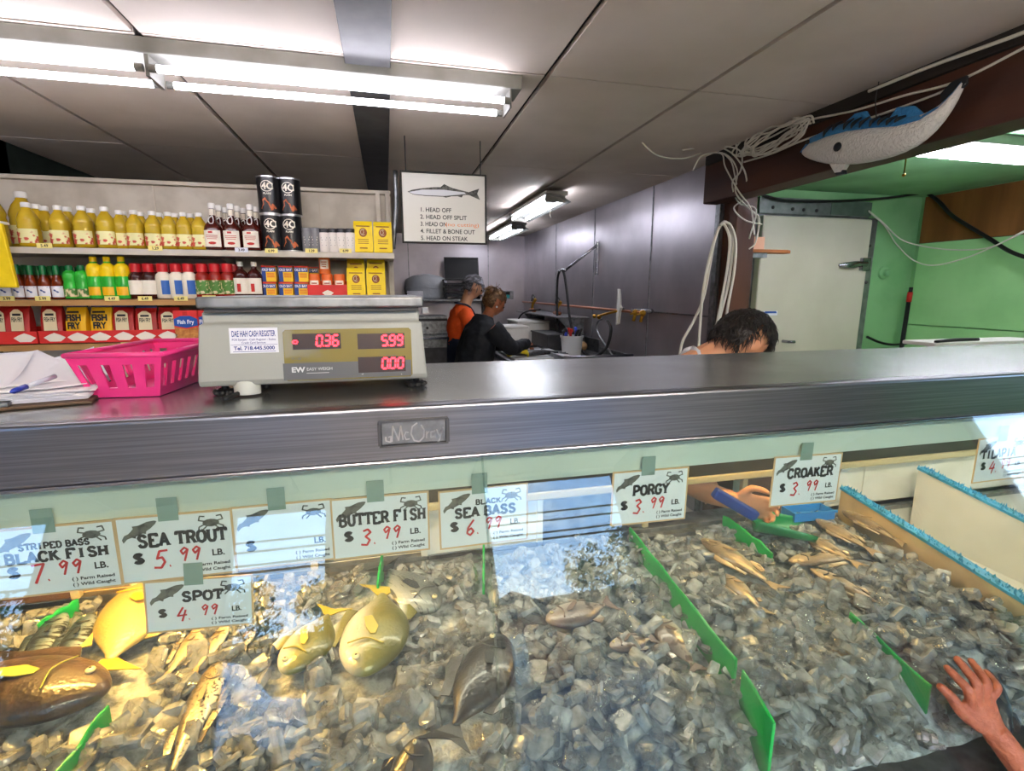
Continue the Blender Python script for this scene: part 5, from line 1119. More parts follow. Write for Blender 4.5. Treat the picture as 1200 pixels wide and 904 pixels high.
# man in the orange tee
t = thing('person', 'person in orange tee and dark navy apron looking down beside the cutting table', 'person', (.70, 4.97, 0), math.radians(8))
m = MB(); hc, fw_ = (.13, 0, 1.58), Vector((.86, .0, -.42))
f, l, u = head_geo(m, hc, fw_, (.42, 0, .9))
m.tube([(.03, 0, 1.36), (.06, 0, 1.44), (.10, 0, 1.53)], .055, 12, radii=[.07, .056, .056])
loft(m, [((0, 0, .86), .15, .10), ((0, 0, 1.0), .14, .10), ((0, 0, 1.2), .16, .11), ((.02, 0, 1.34), .14, .08), ((.04, 0, 1.39), .07, .05)], (0, 1, 0))
for sg in (-1, 1):
    m.tube([(.01, sg*.17, 1.33), (.03, sg*.22, 1.20), (.10, sg*.21, 1.07), (.24, sg*.17, 1.08), (.33, sg*.12, 1.08)], .04, 12, radii=[.055, .05, .04, .036, .028])
    hand_geo(m, (.33, sg*.12, 1.08), (1, -sg*.25, -.15), (.1, -sg*.9, .5), .95, .6)
    m.tube([(0, sg*.09, .9), (.01, sg*.1, .5), (-.01, sg*.1, .09)], .08, 12, radii=[.085, .06, .042]); m.tube([(-.05, sg*.1, .05), (.05, sg*.11, .05), (.17, sg*.12, .04)], .04, 10, radii=[.04, .045, .035])
o = fuse(m, 'body', 'skin_man', t, .0075, 2)
eyes(t, hc, f, l, u)
hk = lambda x, y, z, a: z > (.32 if x > .3 else -.05 if x > -.1 else -.45) and not (abs(a) > 1.35 and abs(a) < 1.75 and z < .25)
m = MB(); head_geo(m, hc, fw_, (.42, 0, .9), 1, False, .012, hk); hair_strands(m, hc, f, l, u, 1, 260, 4, .05, hk, r=.0018); m.build('hair', 'hair_grey', t, True)
m = MB(); loft(m, [((0, 0, .93), .175, .135), ((0, 0, 1.05), .165, .13), ((0, 0, 1.2), .18, .135), ((.015, 0, 1.33), .17, .105), ((.03, 0, 1.40), .085, .07)], (0, 1, 0))
for sg in (-1, 1): m.tube([(.01, sg*.13, 1.34), (.015, sg*.2, 1.28), (.03, sg*.235, 1.16)], .07, 14, radii=[.075, .072, .075])
fuse(m, 'orange_tee', 'tee_orange', t, .011, 3, .008, 14)
m = MB()
for sg in (-1, 1): m.tube([(.028, sg*.222, 1.19), (.10, sg*.212, 1.07), (.22, sg*.172, 1.08)], .05, 12, radii=[.056, .052, .044])
fuse(m, 'sleeve_cover', 'sleeve_blue', t, .01, 2, .004, 30)
m = MB(); loft(m, [((.01, 0, .40), .22, .17), ((.01, 0, .7), .20, .16), ((.005, 0, .95), .185, .147), ((.012, 0, 1.1), .175, .143)], (0, 1, 0)); m.prism([(-.10, 1.08), (.10, 1.08), (.085, 1.30), (-.085, 1.30)], .13, .148, lambda y, z, d=0: Vector((d, y, z)))
fuse(m, 'navy_apron', 'apron_navy', t, .011, 3, .007, 10)
m = MB(); m.tube([(.14, -.08, 1.29), (.06, -.09, 1.40), (-.04, -.05, 1.43), (-.04, .05, 1.43), (.06, .09, 1.40), (.14, .08, 1.29)], .009, 6); m.build('apron_neck_strap', 'apron_navy', t, True)
m = MB()
for sg in (-1, 1): m.tube([(0, sg*.09, .92), (.01, sg*.1, .5), (-.01, sg*.1, .1)], .1, 12, radii=[.10, .08, .065])
fuse(m, 'trousers', 'trouser_dark', t, .012, 2, .005)
m = MB()
for sg in (-1, 1): m.tube([(-.07, sg*.1, .05), (.05, sg*.11, .05), (.19, sg*.12, .035)], .05, 10, radii=[.05, .052, .035])
fuse(m, 'shoes', 'shoe_black', t, .01, 1)

# woman in the black jacket, cutting fish
t = thing('person', 'person in black jacket with hair tied up, reaching over the cutting table', 'person', (.76, 4.42, 0), math.radians(16))
m = MB(); hc, fw_ = (.185, 0, 1.435), Vector((.83, -.05, -.5)); uv = (.5, 0, .86)
f, l, u = head_geo(m, hc, fw_, uv, .96)
m.tube([(.07, 0, 1.26), (.11, 0, 1.32), (.15, 0, 1.39)], .05, 12, radii=[.06, .05, .05])
loft(m, [((-.04, 0, .82), .16, .12), ((-.02, 0, .95), .15, .11), ((.02, 0, 1.12), .16, .11), ((.06, 0, 1.24), .14, .08), ((.08, 0, 1.29), .07, .05)], (0, 1, 0))
ARM = [(.06, -.17, 1.23), (.17, -.23, 1.10), (.24, -.23, 1.055), (.38, -.17, 1.07), (.475, -.12, 1.075)]
ARL = [(.06, .17, 1.23), (.16, .24, 1.10), (.22, .24, 1.05), (.34, .15, 1.035), (.42, .07, 1.02)]
for A_, tip, sg in ((ARM, (.55, .1, -.85), -1), (ARL, (.8, -.35, -.45), 1)):
    m.tube(A_, .04, 12, radii=[.052, .046, .04, .034, .026]); hand_geo(m, A_[-1], tip, (.5, -sg*.6, .6), .9, .75)
for sg in (-1, 1): m.tube([(-.04, sg*.09, .86), (-.02, sg*.1, .48), (-.04, sg*.1, .09)], .08, 12, radii=[.088, .062, .042]); m.tube([(-.08, sg*.1, .05), (.02, sg*.11, .05), (.13, sg*.12, .04)], .04, 10, radii=[.04, .045, .035])
fuse(m, 'body', 'skin_tan', t, .0075, 2); eyes(t, hc, f, l, u, .96)
hk = lambda x, y, z, a: z > (.35 if x > .35 else -.02 if x > -.15 else -.55) and not (abs(a) > 1.3 and abs(a) < 1.8 and z < .2)
m = MB(); head_geo(m, hc, fw_, uv, .96, False, .013, hk); bb = Vector(hc)-f*.085+u*.075
for k in range(9): m.ball(bb+Vector((random.uniform(-.02, .02), random.uniform(-.025, .025), random.uniform(-.02, .02))), random.uniform(.022, .034), 8)
hair_strands(m, hc, f, l, u, .98, 240, 9, .07, hk, r=.0019, comb=(-f*.7+u*.5)); hair_strands(m, bb, f, l, u, .42, 90, 3, .05, lambda *a: True, r=.0018)
m.build('hair', 'hair_blond', t, True)
e = MB().ball(Vector(hc)-l*.082-u*.035, .009, 8); e.build('earring', 'paper_white', t, True)
m = MB(); loft(m, [((-.05, 0, .70), .215, .175), ((-.03, 0, .9), .205, .165), ((.0, 0, 1.05), .20, .16), ((.03, 0, 1.16), .20, .145), ((.06, 0, 1.25), .165, .105), ((.085, 0, 1.33), .085, .075)], (0, 1, 0))
m.tube(ARM[:-1]+[(.445, -.135, 1.073)], .06, 14, radii=[.098, .075, .068, .055, .045]); m.tube(ARL[:-1]+[(.40, .09, 1.025)], .06, 14, radii=[.098, .075, .068, .055, .045])
fuse(m, 'black_jacket', 'jacket_black', t, .011, 2, .009, 12)
m = MB()
for sg in (-1, 1): m.tube([(-.04, sg*.09, .9), (-.02, sg*.1, .48), (-.04, sg*.1, .1)], .1, 12, radii=[.108, .08, .062])
fuse(m, 'trousers', 'trouser_dark', t, .012, 2, .005)
m = MB()
for sg in (-1, 1): m.tube([(-.1, sg*.1, .05), (.02, sg*.11, .05), (.15, sg*.12, .035)], .05, 10, radii=[.05, .052, .035])
fuse(m, 'shoes', 'shoe_black', t, .01, 1)

# man bent over behind the counter, scooping ice
t = thing('person', 'person with short black hair bent over behind the counter, only the head above it', 'person', (.62, 1.80, 0))
def w2l(*p): return (p[0]-.62, p[1]-1.80, p[2])
m = MB(); hc = w2l(1.262, 1.60, 1.362); fw_ = Vector((.62, .08, -.78)); uv = (.78, .05, .62)
f, l, u = head_geo(m, hc, fw_, uv, 1.03)
m.tube([w2l(1.03, 1.67, 1.22), w2l(1.12, 1.63, 1.285), w2l(1.21, 1.61, 1.335)], .06, 12, radii=[.07, .06, .058])
loft(m, [(w2l(.60, 1.82, .88), .16, .11), (w2l(.66, 1.80, 1.02), .15, .11), (w2l(.80, 1.74, 1.09), .17, .11), (w2l(.95, 1.69, 1.165), .15, .09), (w2l(1.03, 1.66, 1.215), .08, .06)], (.25, .97, 0))
ARR = [w2l(.93, 1.53, 1.12), w2l(.90, 1.47, 1.06), w2l(.90, 1.44, .965), w2l(.95, 1.33, .925), w2l(.99, 1.235, .925)]
ARL = [w2l(1.00, 1.84, 1.14), w2l(1.10, 1.83, 1.08), w2l(1.14, 1.78, .98), w2l(1.12, 1.62, .93), w2l(1.08, 1.50, .91)]
for A_ in (ARR, ARL): m.tube(A_, .04, 12, radii=[.054, .047, .042, .036, .028])
hand_geo(m, ARR[-1], (.75, -.65, -.1), (-.2, 0, 1), .95, .9); hand_geo(m, ARL[-1], (-.3, -.9, -.3), (-.8, .2, .4), .95, .7)
for sg in (-1, 1): m.tube([w2l(.60, 1.80+sg*.09, .9), w2l(.64, 1.80+sg*.1, .5), w2l(.60, 1.80+sg*.1, .09)], .08, 12, radii=[.09, .062, .042]); m.tube([w2l(.56, 1.8+sg*.1, .05), w2l(.7, 1.8+sg*.11, .05), w2l(.8, 1.8+sg*.12, .04)], .04, 10, radii=[.04, .045, .035])
fuse(m, 'body', 'skin_light', t, .006, 2); eyes(t, hc, f, l, u, 1.03)
hk = lambda x, y, z, a: z > (.38 if x > .45 else .02 if x > -.1 else -.50) and not (abs(a) > 1.2 and abs(a) < 1.95 and z < .42)
m = MB(); head_geo(m, hc, fw_, uv, 1.03, False, .014, hk)
hair_strands(m, hc, f, l, u, 1.05, 1300, 21, .045, hk, droop=1.0, r=.0012, comb=(f*.35-u*.55)); hair_strands(m, hc, f, l, u, 1.05, 300, 5, .045, lambda x, y, z, a: z > .45, droop=1.0, r=.0012, comb=(f*.9+u*.1)); m.build('hair', 'hair_black', t, True)
m = MB(); loft(m, [(w2l(.59, 1.82, .84), .19, .14), (w2l(.66, 1.80, 1.02), .18, .14), (w2l(.80, 1.74, 1.085), .195, .13), (w2l(.95, 1.69, 1.16), .17, .10), (w2l(1.06, 1.65, 1.235), .08, .065)], (.25, .97, 0))
m.tube(ARR[:3], .06, 14, radii=[.078, .07, .066]); m.tube(ARL[:3], .06, 14, radii=[.078, .07, .066]); fuse(m, 'white_shirt', 'shirt_white', t, .010, 2, .007, 13)
m = MB(); m.tube([Vector(w2l(1.085, 1.65, 1.262))+Vector((.03*math.cos(a_)*.5, .078*math.sin(a_), .075*math.cos(a_))) for a_ in [k*.5236 for k in range(13)]], .011, 8, False); m.build('shirt_collar', 'shirt_white', t, True)
m = MB(); loft(m, [(w2l(.63, 1.80, .45), .2, .15), (w2l(.61, 1.80, .85), .195, .15), (w2l(.68, 1.78, 1.0), .186, .15)], (.25, .97, 0)); fuse(m, 'dark_apron', 'apron_navy', t, .012, 2, .006)
m = MB()
for sg in (-1, 1): m.tube([w2l(.60, 1.80+sg*.09, .92), w2l(.64, 1.80+sg*.1, .5), w2l(.60, 1.80+sg*.1, .1)], .1, 12, radii=[.108, .08, .062])
fuse(m, 'trousers', 'trouser_dark', t, .012, 2, .005)
m = MB()
for sg in (-1, 1): m.tube([w2l(.54, 1.8+sg*.1, .05), w2l(.7, 1.8+sg*.11, .05), w2l(.82, 1.8+sg*.12, .035)], .05, 10, radii=[.05, .052, .035])
fuse(m, 'shoes', 'shoe_black', t, .01, 1)

# child customer whose hand touches the glass at the right
OX, OY = 1.62, .10
t = thing('person', 'person beyond the right edge, bare forearm and hand held against the case glass', 'person', (OX, OY, 0))
def onglass(px, py, off):
    d = _f+_r*((px-CX)/F_PX)-_u*((py-CY)/F_PX); o_ = Vector((0, 0, EYE)); n_ = Vector((0, -math.cos(math.radians(20)), math.sin(math.radians(20)))); p0 = Vector((0, FY+.004, TOP-.09))+n_*off
    return o_+d*((p0-o_).dot(n_)/d.dot(n_))-Vector((OX, OY, 0))
m = MB(); wr = onglass(1166, 860, .035); kn = onglass(1146, 822, .022)
dd = (kn-wr).normalized(); ln = (kn-wr).length; lat = (onglass(1122, 834, .02)-onglass(1176, 816, .02)); lat = (lat-dd*lat.dot(dd)).normalized()
loft(m, [(wr-dd*.015, .021, .016), (wr+dd*ln*.35, .027, .016), (wr+dd*ln*.75, .035, .014), (kn+dd*.01, .034, .011)], lat, 16)
for tip, o_, r_ in (((1110, 783), .026, .0084), ((1122, 773), .009, .0088), ((1138, 775), -.008, .0084), ((1156, 788), -.025, .0074)):
    b = kn+lat*o_-dd*.006; e = onglass(*tip, .008); mid = b+(e-b)*.45+Vector((0, -.014, .010)); q = b+(e-b)*.78+Vector((0, -.008, .004)); m.tube([b, mid, q, e], r_, 10, radii=[r_*1.12, r_*1.08, r_*.98, r_*.8]); m.ball(e, r_*.82, 8); m.ball(mid, r_*1.13, 8)
b = wr+dd*ln*.3+lat*.020; e = onglass(1103, 806, .010); m.tube([b, b+(e-b)*.4+lat*.008, b+(e-b)*.75, e], .01, 10, radii=[.0135, .0112, .0102, .008]); m.ball(e, .0083, 8)
elb = Vector((1.30-OX, .33-OY, .60)); sh = Vector((1.46-OX, .13-OY, 1.02))
m.tube([wr+dd*.005, wr-dd*.05+(elb-wr)*.12, wr+(elb-wr)*.55, elb], .03, 14, radii=[.0215, .024, .034, .036]); m.tube([elb, (elb+sh)/2+Vector((.02, -.02, 0)), sh], .04, 12, radii=[.037, .042, .05])
sl = Vector((.16, 0, 1.02)); m.tube([sl, sl+Vector((.05, .0, -.22)), sl+Vector((.04, .08, -.42))], .04, 12, radii=[.05, .04, .027]); hand_geo(m, sl+Vector((.04, .08, -.42)), (0, .2, -1), (-.2, 1, 0), .85, .4)
loft(m, [((0, 0, .66), .125, .085), ((0, 0, .8), .115, .08), ((0, 0, .95), .135, .09), ((0, 0, 1.05), .11, .065), ((0, .01, 1.09), .05, .045)], (1, 0, 0)); m.tube([(0, 0, 1.06), (0, .02, 1.12), (0, .03, 1.16)], .045, 10, radii=[.05, .042, .044])
f, l, u = head_geo(m, (0, .045, 1.225), (-.25, .85, -.45), (0, .4, .9), .93)
for sg in (-1, 1): m.tube([(sg*.075, 0, .7), (sg*.08, .01, .38), (sg*.08, 0, .07)], .06, 12, radii=[.07, .05, .034]); m.tube([(sg*.08, -.03, .04), (sg*.09, .05, .04), (sg*.1, .13, .03)], .03, 10, radii=[.032, .036, .028])
fuse(m, 'body', 'skin_hand', t, .0032, 4); eyes(t, (0, .045, 1.225), f, l, u, .93)
hk = lambda x, y, z, a: z > (.35 if x > .4 else -.05 if x > -.1 else -.5)
m = MB(); head_geo(m, (0, .045, 1.225), (-.25, .85, -.45), (0, .4, .9), .93, False, .013, hk); hair_strands(m, (0, .045, 1.225), f, l, u, .95, 250, 8, .06, hk, r=.0018); m.build('hair', 'hair_black', t, True)
m = MB(); loft(m, [((0, 0, .60), .155, .115), ((0, 0, .8), .14, .105), ((0, 0, .95), .152, .108), ((0, 0, 1.06), .125, .08), ((0, .01, 1.1), .065, .06)], (1, 0, 0)); m.tube([sh+Vector((.04, .01, .01)), sh, sh+(elb-sh)*.4], .06, 12, radii=[.06, .062, .06]); m.tube([sl-Vector((.04, 0, 0)), sl, sl+Vector((.035, 0, -.15))], .06, 12, radii=[.06, .062, .06]); fuse(m, 'blue_shirt', 'shirt_blue', t, .01, 2, .005)
m = MB()
for sg in (-1, 1): m.tube([(sg*.07, 0, .72), (sg*.08, .01, .38), (sg*.08, 0, .08)], .08, 12, radii=[.085, .065, .052])
fuse(m, 'trousers', 'trouser_dark', t, .012, 2, .004)
m = MB()
for sg in (-1, 1): m.tube([(sg*.08, -.05, .04), (sg*.09, .05, .04), (sg*.1, .15, .03)], .04, 10, radii=[.04, .044, .03])
fuse(m, 'shoes', 'shoe_black', t, .01, 1)
# ------------------------------------------------------------ fish cutting corner at the back
t = thing('cutting_table', 'stainless cutting table and sink along the right steel wall', 'table', (0, 0, 0))
MB().box(1.02, 1.42, 4.08, 6.9, .90, .94).box(1.42, 2.05, 4.62, 6.9, .90, .94).build('table_top', 'steel_dull', t, bevel=.004)
MB().box(1.42, 2.05, 3.95, 3.97, .62, 1.0).box(1.42, 1.44, 3.97, 4.62, .62, 1.0).box(2.03, 2.05, 3.97, 4.62, .62, 1.0).box(1.44, 2.03, 4.6, 4.62, .62, .94).box(1.42, 2.05, 3.95, 4.62, .60, .62).build('sink_basin', 'steel_dull', t, bevel=.004)
MB().tube([(1.415, 3.945, 1.0), (2.045, 3.945, 1.0)], .012, 8, False).build('sink_rim', 'steel', t, True)
MB().box(2.02, 2.05, 4.62, 6.9, .94, 1.07).build('backsplash', 'steel_dull', t)
for x, y in ((1.06, 4.14), (1.06, 6.85), (2.0, 6.85), (1.46, 4.0), (2.0, 4.0)): MB().tube([(x, y, 0), (x, y, .9 if y > 4.05 else .6)], .02, 10, False).build('leg', 'steel_dull', t, True)
bd = tag(MB().box(1.06, 1.60, 4.22, 4.9, .942, .965).build('cutting_board', 'board_white', bevel=.004), 'white cutting board with a dark fish in front of the person in black', 'cutting board')
t = thing('cut_fish', 'dark fish being cut on the white board', 'fish', (1.24, 4.36, .967), math.radians(-8))
m = MB(); m.rings([[(x, y*w_*math.cos(2*math.pi*k/12), .03+.03*w_*math.sin(2*math.pi*k/12)) for k in range(12)] for x, y, w_ in ((-.2, .02, .3), (-.12, .05, .9), (0, .06, 1), (.12, .045, .8), (.22, .02, .4), (.26, .015, .2))]); m.build('body', 'skin_blackbass', t, True)
MB().prism([(.24, 0), (.34, .05), (.31, 0), (.34, -.05)], .02, .026, lambda a, b, d=0: Vector((a, b, d))).build('tail_fin', 'fin_dark', t)
t = thing('rubber_glove', 'yellow rubber glove holding the fish head on the board', 'glove', (1.10, 4.30, .968)); m = MB(); hand_geo(m, (0, 0, .06), (.9, .2, -.15), (0, .8, .4), 1.0, .9); m.tube([(-.09, -.02, .05), (0, 0, .06)], .04, 10, radii=[.045, .034]); fuse(m, 'glove_body', 'glove_yellow', t, .006, 2)
t = thing('fillet_knife', 'thin fillet knife in the hand of the person in black', 'knife', (1.30, 4.44, .985), math.radians(20)); MB().box(-.06, .03, -.008, .008, .05, .07).build('knife_handle', 'rubber_black', t, bevel=.004); MB().prism([(.03, .052), (.18, .03), (.03, .07)], -.001, .001, XZ).build('blade', 'steel', t)
def tub(name, label, cat, x, y, z, r0, r1, h, mt):
    t = thing(name, label, cat, (x, y, z)); MB().lathe([(r0, 0), (r1, h), (r1*1.04, h), (r1*1.04, h-.015), (r1*1.06, h+.004), (r1*.95, h+.004), (r0*.95, .01)], 24).build('shell', mt, t, True, auto=35); return t
q = at(690, 421, Z=1.0)
t = tub('bucket', 'white plastic bucket holding dark tools on the sink corner', 'bucket', 1.66, 4.42, .945, .085, .105, .19, 'bucket_white')
for k in range(9):
    a_ = k*.7; p = MB().tube([(.06*math.cos(a_), .06*math.sin(a_), .1), (.075*math.cos(a_), .075*math.sin(a_), .22+.03*math.sin(k*2.3)), (.09*math.cos(a_+.2), .09*math.sin(a_+.2), .24+.02*math.sin(k))], .012, 6)
    tag(p.build('knife_handle_grip', ['rubber_black', 'pen_blue', 'label_red', 'rubber_black'][k % 4], None, True), 'coloured tool handle sticking up out of the white bucket', 'tool', 'tool handles in the white bucket').location = (1.66, 4.42, .945)
for i, (x, y, w_, l_, h_) in enumerate(((1.42, 5.75, .14, .2, .18), (1.70, 6.1, .2, .26, .22))):
    t = thing('foam_box', 'white foam box on the table ' + ('beside the cutting board' if not i else 'farther back against the wall'), 'box', (x, y, .942))
    MB().box(-w_, w_, -l_, l_, 0, h_).build('box_shell', 'foam_white', t, bevel=.01); MB().box(-w_*1.03, w_*1.03, -l_*1.03, l_*1.03, h_, h_+.03).build('box_lid', 'foam_white', t, bevel=.008)
t = thing('grey_crate', 'grey plastic crate on the table behind the bucket', 'crate', (1.78, 5.2, .942)); MB().box(-.2, .2, -.3, .3, 0, .015).box(-.2, .2, -.3, -.28, .015, .15).box(-.2, .2, .28, .3, .015, .15).box(-.2, -.18, -.28, .28, .015, .15).box(.18, .2, -.28, .28, .015, .15).build('crate_shell', 'dark_metal', t, bevel=.004); MB().box(-.21, .21, -.31, .31, .15, .165).build('crate_rim', 'dark_metal', t)
tag(MB().ball((1.88, 4.72, 1.0), .055, 10, (1, 1, .9)).build('scrub_sponge', 'wood_tan', None, True), 'brown scrub sponge beside the white bucket', 'sponge')
# pipework
t = thing('water_pipe', 'copper water pipe with brass valves running along the right steel wall', 'pipe', (0, 0, 0))
MB().tube([(2.0, 3.72, 1.372), (2.0, 4.8, 1.376), (2.0, 7.45, 1.382)], .013, 8).build('pipe_run', 'copper', t, True)
MB().tube([(2.02, 3.62, 1.39), (2.0, 3.9, 1.385)], .018, 8).build('pipe_end', 'steel', t, True)
for y in (3.70, 3.82): 
    v = MB().ball((1.985, y, 1.37), .028, 8).tube([(1.985, y, 1.37), (1.97, y, 1.30)], .014, 8).build('brass_valve', 'brass', t, True); MB().tube([(1.985, y, 1.37), (1.93, y-.02, 1.36)], .008, 6).build('valve_lever', 'brass', v, True)
MB().tube([(1.97, 4.1, 1.375), (1.90, 4.3, 1.33), (1.9, 4.36, 1.31)], .012, 6).ball((1.9, 4.36, 1.31), .022, 8).ball((1.9, 4.47, 1.31), .02, 8).build('hose_coupling', 'brass', t, True)
t = thing('bracket_shelf', 'stainless wall shelf with triangular brackets above the table', 'shelf', (0, 0, 0)); MB().box(1.72, 2.045, 4.95, 6.75, 1.262, 1.278).build('shelf_board', 'steel_dull', t, bevel=.003)
for y in (5.1, 6.5): MB().prism([(1.75, 1.262), (2.045, 1.262), (2.045, .98), (2.02, .98)], y-.006, y+.006, lambda a, b, d=0: Vector((a, d, b))).build('bracket', 'steel_dull', t)
def faucet(x, y, label, s=1):
    t = thing('brass_faucet', label, 'faucet', (x, y, 1.279)); m = MB(); m.tube([(0, -.12*s, .02), (0, .10*s, .02)], .022*s, 8, False).build('faucet_body', 'copper', t, True); MB().tube([(0, 0, .02), (.0, -.02, .09*s), (.02, -.05, .15*s)], .018*s, 8).ball((.02, -.05, .15*s), .026*s, 8).build('spout_stem', 'brass', t, True)
    MB().tube([(.02, -.05, .16*s), (.03, .02, .20*s), (.03, .10, .21*s), (.03, .13, .13*s)], .008*s, 6).build('thin_line', 'hose_black', t, True); MB().tube([(.02, -.05, .15*s), (-.05, -.12, .18*s)], .01*s, 6).build('lever_handle', 'steel', t, True)
faucet(1.83, 6.35, 'brass faucet with copper body at the far end of the wall shelf'); faucet(1.86, 5.45, 'brass faucet with black line at the near end of the wall shelf', .9)
def P(px, py, X): return at(px, py, X=X)
hose = lambda name, label, pts, r, m_, cat='hose': tag(MB().tube(pts, r, 8).build(name, m_, None, True), label, cat)
hose('spray_hose', 'black spray hose looping from the wall arm down to the sink', [P(654, 405, 1.78), P(653, 370, 1.8), P(653, 335, 1.8), P(655, 320, 1.8), P(660, 318, 1.8), P(664, 340, 1.8), P(668, 375, 1.8), P(675, 400, 1.8), P(684, 413, 1.78), P(695, 418, 1.78), P(706, 413, 1.8), P(713, 402, 1.85), P(716, 385, 1.88), P(712, 376, 1.9)], .013, 'hose_black')
hose('supply_hose', 'grey braided supply hose curving from the coupling into the sink', [P(706, 374, 1.9), P(701, 377, 1.9), P(699, 384, 1.9), P(703, 395, 1.9), P(711, 407, 1.9), P(717, 416, 1.88)], .010, 'steel_dull')
hose('drain_line', 'thin black line drooping from the wall shelf towards the person in black', [P(633, 363, 1.75), P(622, 364, 1.72), P(612, 368, 1.66), P(606, 377, 1.62), P(601, 387, 1.58)], .010, 'hose_black')
t = thing('hose_bracket', 'white steel spray arm bracket reaching out from the right wall', 'bracket', (0, 0, 0)); a, b = P(699, 288, 2.03), P(661, 318, 1.80)
MB().box(2.03, 2.055, a.y-.015, a.y+.015, 1.70, 2.02).build('wall_bar', 'steel', t, bevel=.003); MB().tube([a, b], .013, 8, False).build('swing_arm', 'steel', t, True); MB().tube([P(663, 317, 1.8), P(660, 316, 1.8), P(655, 318, 1.8)], .014, 8).build('hook_end', 'steel', t, True)
t = thing('squeegee', 'white squeegee blade hanging upright on the water pipe', 'squeegee', P(725, 362, 1.97)); MB().prism([(-.02, -.14), (.015, -.13), (.035, -.02), (.06, .01), (.035, .03), (.02, .12), (.0, .17), (-.02, .17)], -.012, .012, lambda a, b, d=0: Vector((d, -a, b))).build('blade_panel', 'white_enamel', t, bevel=.004); MB().tube([(0, .0, 0), (.05, 0, .0)], .012, 8, False).build('hook', 'dark_metal', t, True)
t = thing('rinse_post', 'chrome rinse tap standing on the table under the wall shelf', 'tap', P(654, 392, 1.85)); MB().tube([(0, 0, -.14), (0, 0, .12)], .014, 8, False).build('tap_post', 'steel', t, True); MB().tube([(0, 0, .02), (-.03, -.06, .05), (-.05, -.12, .03)], .010, 8).build('tap_arm', 'steel', t, True); MB().tube([(-.03, -.1, -.03), (.03, .1, -.03)], .012, 8, False).build('tap_cross', 'steel', t, True)
# rear wall shelf and what stands on it
t = thing('rear_shelf', 'steel shelf fixed along the rear wall behind the two people', 'shelf', (0, 0, 0)); MB().box(.15, 1.68, 7.2, 7.6, 1.40, 1.425).build('shelf_board', 'steel_dull', t, bevel=.004)
for x in (.4, 1.4): MB().prism([(7.25, 1.40), (7.6, 1.40), (7.6, 1.15)], x-.01, x+.01, lambda a, b, d=0: Vector((d, a, b))).build('bracket', 'steel_dull', t)
for k in range(6):
    a, b = at(520-.3*k, 350, Y=7.3), at(563+.2*k, 350, Y=7.3); z = 1.427+.055*k; t = thing('black_tray', ['black plastic tray at the bottom of the stack', 'black plastic tray second from the bottom of the stack', 'black plastic tray third from the bottom of the stack', 'black plastic tray fourth from the bottom of the stack', 'black plastic tray fifth from the bottom of the stack', 'black tray stood on edge on top of the stack'][k], 'tray', ((a.x+b.x)/2+.01*(k % 2), 7.35, z), group='stacked black trays on the rear shelf'); w_ = (b.x-a.x)/2
    if k < 5: MB().prism([(-w_*.92, 0), (w_*.92, 0), (w_, .05), (w_*.97, .05), (w_*.9, .006), (-w_*.9, .006), (-w_*.97, .05), (-w_, .05)], -.14, .14, lambda a, b, d=0: Vector((a, d, b))).build('tray_shell', 'tray_black', t); MB().box(-w_*1.04, w_*1.04, -.15, -.14, .04, .054).build('tray_rim', 'tray_black', t)
    else: M_ = Matrix.Rotation(math.radians(-12), 4, 'X'); MB().box(-w_*.86, w_*.86, -.02, .0, 0, .31, M_).build('tray_shell', 'tray_black', t, bevel=.01); MB().box(-w_*.88, w_*.88, -.03, -.02, 0, .015, M_).box(-w_*.88, w_*.88, -.03, -.02, .30, .315, M_).box(-w_*.88, -w_*.84, -.03, -.02, .015, .3, M_).box(w_*.84, w_*.88, -.03, -.02, .015, .3, M_).build('tray_rim', 'rubber_black', t)
a, b = at(573, 357, Y=7.3), at(600, 341, Y=7.3); t = thing('open_rack', 'open framed steel rack with a teal box inside, on the rear shelf', 'rack', ((a.x+b.x)/2, 7.35, 1.426)); w_ = (b.x-a.x)/2; h_ = b.z-1.426
MB().box(-w_, w_, -.14, .14, 0, .012).box(-w_, w_, -.14, .14, h_-.012, h_).box(-w_, -w_+.012, -.14, .14, .012, h_-.012).box(w_-.05, w_, -.14, .14, .012, h_-.012).box(-w_, w_, .12, .14, .012, h_-.012).build('rack_frame', 'steel_dull', t)
tag(MB().box((a.x+b.x)/2-w_*.4, (a.x+b.x)/2+w_*.75, 7.25, 7.45, 1.44, 1.44+h_*.42).build('storage_box', 'teal_box', bevel=.006), 'teal plastic box inside the open rack', 'box')
a, b = at(466, 354, Y=7.35), at(517, 322, Y=7.35)
t = thing('clear_bin', 'clear plastic bin bulging with bags on the rear shelf', 'bin', ((a.x+b.x)/2+.1, 7.4, 1.426)); m = MB(); m.rings([[(.30*c0_*math.cos(k*.3927), .13*math.sin(k*.3927), z_) for k in range(16)] for c0_, z_ in ((.95, 0), (1, .05), (1.02, .2), (.95, .28), (.6, .33), (.2, .35))]); m.build('bin_bag', 'bag_clear', t, True); MB().tube([(.31*math.cos(k*.3927), .135*math.sin(k*.3927), .16) for k in range(17)], .008, 6, False).build('bin_rim', 'bag_clear', t, True)
p = at(488, 348, Y=7.15); t = thing('paper_towel_roll', 'white paper roll lying at the near end of the rear shelf', 'paper roll', (p.x, 7.27, 1.485)); MB().tube([(-.12, 0, 0), (.10, 0, 0)], .058, 18, False).build('roll_body', 'paper_sheet', t, True, auto=50); MB().tube([(-.14, 0, 0), (-.12, 0, 0)], .03, 12, False).build('roll_core', 'rubber_black', t, True); MB().box(.0, .10, -.06, -.058, -.055, .03).build('loose_sheet', 'paper_sheet', t)
p = at(512, 400, Y=6.0); t = thing('food_machine', 'grey stainless machine with a shelf, left of the person in orange', 'machine', (p.x-.02, 6.1, 0))
